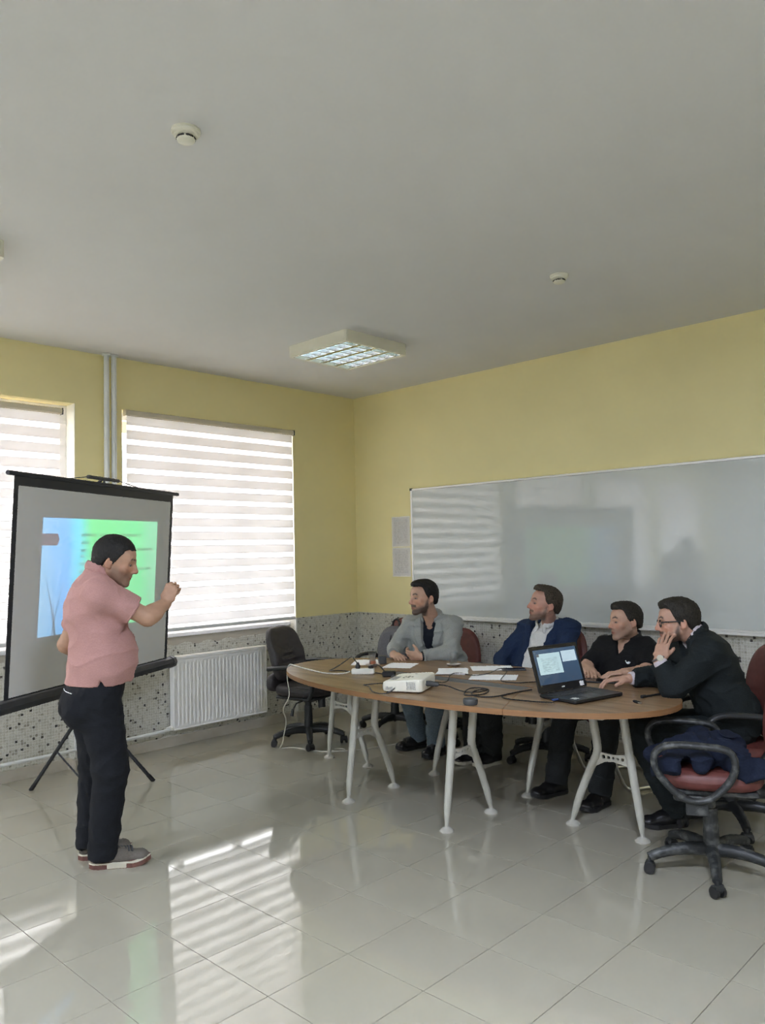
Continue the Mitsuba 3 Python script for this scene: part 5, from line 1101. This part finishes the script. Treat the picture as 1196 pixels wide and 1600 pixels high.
# ---- man in the navy jacket
K = thing('person', 'seated bearded man in a navy jacket and white shirt, leaning back in his chair', 'person')
X, Fd, Up = axes3(-96, -14)
J = dict(X=X, neck=V3(2.560, -0.500, 1.010), shR=V3(2.365, -0.510, 0.955), shL=V3(2.740, -0.525, 0.975), che=V3(2.545, -0.545, 0.86), bel=V3(2.505, -0.640, 0.67), pel=V3(2.480, -0.675, 0.555),
         elR=V3(2.265, -0.700, 0.740), wrR=V3(2.385, -0.890, 0.655), elL=V3(2.790, -0.720, 0.745), wrL=V3(2.610, -0.890, 0.650), hipR=V3(2.385, -0.68, 0.53), hipL=V3(2.575, -0.68, 0.53),
         knR=V3(2.270, -1.075, 0.52), knL=V3(2.440, -1.110, 0.52), anR=V3(2.105, -0.880, 0.10), anL=V3(2.260, -0.850, 0.10))
F = frame(V3(2.610, -0.640, 1.155), -127, 9, -2, 1.05)
rel = [(30, 40, 25)]*4
dressed(K, F, J, (0.46, 0.255, 0.19), [(J['wrR'], V3(0.75, -0.5, -0.3), V3(0.2, 0.3, -0.9), V3(0.5, 0.8, 0.3), rel), (J['wrL'], V3(-0.75, -0.5, -0.3), V3(-0.2, 0.3, -0.9), V3(-0.5, 0.8, 0.3), rel)],
        dict(top=0.013, front=0.092, back=-0.055, side=0.0, quiff=0.012, seed=8), 'mat_hair_brown', beard=((0.085, 0.055, 0.038), 0.82), brow=(0.06, 0.04, 0.03), jaw=1.06, look=(0.0, 1, 0.1))
bl = [ell(Fr(J['bel'], X, Fd, Up), (0, 0.05, 0), (0.15, 0.11, 0.14), 0.05)]
jacket(K+'__jacket', J, 'mat_navy', X, Fd, Up, (0.19, 0.135), (0.185, 0.130), (0.185, 0.125), vz=(-0.02, 0.62), vw=0.105, seed=36, lapel=0.05, amp=0.014)
undershirt(K+'__shirt', J, 'mat_white_shirt', X, (0.19, 0.140), (0.185, 0.150), (0.185, 0.132), seed=44, amp=0.010, neck_cut=0.018)
NF = frame(J['neck']+V3(-0.002, -0.030, 0.018), -102, -6); add(K+'__shirt__collar', collar(None, NF, 0.084, 0.042, 0.42, 0.006, 0.022, 0.035), 'mat_white_shirt', True)
trousers(K+'__trousers', J, 'mat_charcoal', X, (0.185, 0.120), (0.092, 0.080, 0.068), seed=24, amp=0.014)
for a, b in ((V3(2.135, -0.800, 0), V3(2.060, -1.070, 0)), (V3(2.275, -0.770, 0), V3(2.225, -1.045, 0))): shoe(K+f'__shoe{"" if K+"__shoe__sole" not in scene else "_001"}', a, b, 0.095, 'mat_shoe_black', 'mat_sole_white', 0.085, 0.022)

# ---- man in the black polo shirt
K = thing('person', 'seated man in a black polo shirt behind the laptop, looking towards the slide', 'person')
X, Fd, Up = axes3(-92, -6)
J = dict(X=X, neck=V3(3.222, -0.575, 0.940), shR=V3(3.058, -0.605, 0.872), shL=V3(3.368, -0.622, 0.880), che=V3(3.205, -0.630, 0.79), bel=V3(3.215, -0.660, 0.61), pel=V3(3.215, -0.640, 0.51),
         elR=V3(3.005, -0.820, 0.740), wrR=V3(3.140, -0.990, 0.782), elL=V3(3.445, -0.800, 0.755), wrL=V3(3.395, -1.005, 0.780), hipR=V3(3.125, -0.64, 0.50), hipL=V3(3.305, -0.64, 0.50),
         knR=V3(3.010, -1.060, 0.515), knL=V3(3.310, -1.075, 0.515), anR=V3(2.995, -1.180, 0.10), anL=V3(3.310, -1.205, 0.10))
F = frame(V3(3.245, -0.665, 1.062), -124, -1, 2, 1.0)
dressed(K, F, J, (0.46, 0.28, 0.20), [(J['wrR'], V3(0.55, -0.8, -0.05), V3(0.0, 0.0, -1), V3(0.8, 0.55, 0.1), rel), (J['wrL'], V3(-0.75, -0.6, -0.05), V3(0.0, 0.0, -1), V3(-0.6, 0.75, 0.1), rel)],
        dict(top=0.014, front=0.084, back=-0.052, side=-0.002, quiff=0.010, seed=10), 'mat_hair_dark', stub=0.35, bare_arms=True, look=(0.0, 1, 0))
G3 = Fr(J['neck'], X, Fd, Up)
vn = Prim(lambda P: np.maximum(np.maximum(np.abs(G3.loc(P)[:, 0])-0.052*np.clip(1+G3.loc(P)[:, 2]/0.115, 0, 1)**0.9, -G3.loc(P)[:, 1]), -G3.loc(P)[:, 2]-0.12), '-', 0.004)
polo(K+'__polo_shirt', J, 'mat_black_polo', X, Fd, (0.19, 0.130), (0.19, 0.135), (0.18, 0.120), None, sl=0.66, seed=15, amp=0.010, split=vn, r=(0.068, 0.064), extra=[ell(Fr(J['bel'], X, Fd, Up), (0, 0.05, 0), (0.15, 0.11, 0.13), 0.05)])
add(K+'__throat', surface([cone(J['neck']+Fd*0.0, J['che']+Fd*0.055, 0.066, 0.05, 0.02, X, 1.2)], 0.007), 'mat_throat', True)
mat('mat_throat', (0.44, 0.265, 0.19), 0.5)
NF = collar_frame(J, F, -100, 0.20); add(K+'__polo_shirt__collar', collar(None, NF, 0.080, 0.036, 0.50, 0.007, 0.025, 0.03), 'mat_black_polo', True)
lp = G3.w(-0.075, 0.142, -0.150); 
def bird():
    pg = Polygon([(-0.016, 0.002), (-0.010, -0.008), (0.0, -0.012), (0.010, -0.008), (0.016, 0.004), (0.013, 0.012), (0.010, 0.003), (0.002, -0.002), (-0.006, 0.004)])
    return extrude(pg.buffer(0.0008), -0.012, 0.006)
add(K+'__polo_shirt__emblem', fix(axes(bird(), lp, X, Up, -Fd if False else np.cross(X, Up))), 'mat_paper')
trousers(K+'__trousers', J, 'mat_charcoal', X, (0.18, 0.115), (0.088, 0.076, 0.072), seed=26, amp=0.012)
for a, b in ((V3(3.015, -1.090, 0), V3(2.925, -1.365, 0)), (V3(3.320, -1.125, 0), V3(3.300, -1.405, 0))): shoe(K+f'__shoe{"" if K+"__shoe__sole" not in scene else "_001"}', a, b, 0.100, 'mat_shoe_black', 'mat_sole_black', 0.088, 0.024)

# ---- man with glasses at the right end
K = thing('person', 'seated man with glasses and a dark suit, hand on cheek, the other on the laptop', 'person')
X, Fd, Up = axes3(-140, 30)
J = dict(X=X, neck=V3(3.905, -1.150, 1.050), shR=V3(3.800, -1.010, 0.965), shL=V3(4.030, -1.250, 0.975), che=V3(3.955, -1.105, 0.87), bel=V3(4.000, -1.050, 0.68), pel=V3(4.035, -1.015, 0.565),
         elR=V3(3.690, -1.090, 0.800), wrR=V3(3.560, -1.265, 0.795), elL=V3(3.870, -1.375, 0.785), wrL=V3(3.800, -1.385, 0.935), hipR=V3(3.955, -0.975, 0.53), hipL=V3(4.055, -1.110, 0.53),
         knR=V3(3.600, -1.185, 0.53), knL=V3(3.690, -1.420, 0.53), anR=V3(3.83, -0.99, 0.10), anL=V3(3.80, -1.25, 0.10))
F = frame(V3(3.833, -1.201, 1.129), -146, -4, 2, 1.02)
chk = F.w(-0.058, 0.072, -0.010)
up4 = unit(chk+V3(0, 0, -0.03)-J['wrL'])
dressed(K, F, J, (0.43, 0.25, 0.18), [(J['wrL'], up4, unit(F.w(0, 0, 0)-chk)*0.7+V3(-0.2, 0.4, 0.0), V3(0.55, 0.45, 0.0)*1.0, [(8, 16, 10), (5, 14, 10), (5, 16, 12), (8, 22, 14)], (0.85, 0.40, 0.35, 0.2), 1.0, 0.07),
                                       (J['wrR'], V3(-0.86, -0.50, -0.06), V3(0.0, 0.0, -1), V3(0.45, -0.88, 0.0), [(10, 32, 22), (8, 34, 22), (10, 34, 22), (12, 34, 22)], (0.75, 0.6, 0.25, 0.2), 1.0, 0.14)],
        dict(top=0.016, front=0.080, back=-0.070, side=-0.028, quiff=0.006, seed=12), 'mat_hair_dark', beard=((0.022, 0.016, 0.012), 0.85), look=(0.0, 1, -0.1))
hump = [ell(Fr(J['che'], X, Fd, Up), (0, -0.055, 0.02), (0.19, 0.10, 0.18), 0.06), ell(Fr(J['bel'], X, Fd, V3(0, 0, 1)), (0, -0.03, 0.0), (0.19, 0.13, 0.16), 0.06)]
jacket(K+'__jacket', J, 'mat_black_suit', X, Fd, Up, (0.19, 0.135), (0.185, 0.135), (0.185, 0.125), vz=(-0.01, 0.36), vw=0.062, seed=38, amp=0.013, extra=hump, sr=(0.080, 0.066, 0.047), wrist_off=-0.030)
undershirt(K+'__shirt', J, 'mat_pale_shirt', X, (0.19, 0.130), (0.185, 0.130), (0.185, 0.125), seed=46)
NF = collar_frame(J, F, -142, 0.30); add(K+'__shirt__collar', collar(None, NF, 0.078, 0.046, 0.40, 0.006, 0.02, 0.03), 'mat_pale_shirt', True)
for s in 'RL':
    w, e = J['wr'+s], J['el'+s]; n = unit(w-e); add(K+'__shirt__cuff', surface([cone(w-n*0.045, w-n*0.006, 0.040, 0.037, 0.01), cut(lambda P: (P-w)@n+0.004, 0.003)], 0.005), 'mat_pale_shirt', True)
trousers(K+'__trousers', J, 'mat_black_suit', X, (0.185, 0.125), (0.092, 0.080, 0.070), seed=28, amp=0.012)
for a, b in ((V3(3.875, -0.93, 0), V3(3.725, -1.155, 0)), (V3(3.840, -1.195, 0), V3(3.665, -1.405, 0))): shoe(K+f'__shoe{"" if K+"__shoe__sole" not in scene else "_001"}', a, b, 0.098, 'mat_shoe_black', 'mat_sole_black', 0.085, 0.024)
w = J['wrL']; n = unit(w-J['elL']); out = unit(V3(0.70, -0.71, 0)-n*(V3(0.70, -0.71, 0)@n)); u = np.cross(n, out)
kw = add(K+'__watch', tube([w+n*0.006+(u*math.cos(a)*1.12+out*math.sin(a))*0.030 for a in np.linspace(0, 2*PI, 24, endpoint=False)], 0.006, 8, closed=True), 'mat_strap', True)
mat('mat_strap', (0.10, 0.085, 0.08), 0.4)
add(kw+'__dial', cat(rod(w+n*0.006+out*0.028, w+n*0.006+out*0.039, 0.0185, 0.0175, 20)), 'mat_sole_white', 40)
gl = K+'__glasses'
for s in (-1, 1):
    c = [F.w(0.033*s+0.024*math.cos(a)*(1+0.08*math.sin(a)), 0.098-0.10*abs(0.033*s+0.024*math.cos(a))**1.5, 0.001+0.0175*math.sin(a)) for a in np.linspace(0, 2*PI, 24, endpoint=False)]
    add(gl+'__rim', tube(c, 0.0032, 6, closed=True), 'mat_black', True)
    add(gl+'__temple', tube([F.w(0.058*s, 0.092, 0.008), F.w(0.074*s, 0.080, 0.010), F.w(0.081*s, 0.02, 0.008), F.w(0.082*s, -0.015, 0.010), F.w(0.080*s, -0.032, -0.012)], 0.0036, 6), 'mat_black', True)
add(gl+'__bridge', tube([F.w(-0.009, 0.098, 0.004), F.w(0, 0.101, 0.008), F.w(0.009, 0.098, 0.004)], 0.0022, 6), 'mat_black', True)

# ---- the navy coat folded on the nearest chair
t = thing('coat', 'crumpled navy coat lying on the seat of the empty burgundy chair in front', 'coat')
mg = mG; cw = lambda x, y, z: (mg@np.array([x, y, z, 1.0]))[:3]
pr = [cone(cw(-0.20, 0.17, 0.545), cw(0.20, 0.16, 0.55), 0.035, 0.04, 0.05), cone(cw(-0.21, 0.05, 0.555), cw(0.20, 0.02, 0.57), 0.05, 0.055, 0.05), cone(cw(-0.20, -0.10, 0.56), cw(0.19, -0.12, 0.57), 0.055, 0.05, 0.05), cone(cw(-0.10, 0.16, 0.565), cw(0.12, -0.10, 0.60), 0.04, 0.05, 0.05), cone(cw(0.10, 0.14, 0.57), cw(-0.12, -0.08, 0.60), 0.035, 0.045, 0.04),
      cone(cw(-0.18, 0.19, 0.545), cw(-0.13, 0.25, 0.505), 0.030, 0.022, 0.04), cone(cw(0.10, 0.19, 0.545), cw(0.16, 0.255, 0.50), 0.032, 0.022, 0.04), cone(cw(-0.19, -0.14, 0.55), cw(-0.19, -0.27, 0.53), 0.045, 0.03, 0.05)]
pr.append(cut(lambda P: 0.524-P[:, 2]+np.clip((np.linalg.norm(P[:, :2]-cw(0, 0, 0)[:2], axis=1)-0.215)*3, 0, 0.05)*-1.0, 0.004))
add(t, relax(surface(pr, 0.006, folds(0.026, 9, 51, 0.6)), 1), 'mat_coat', True)
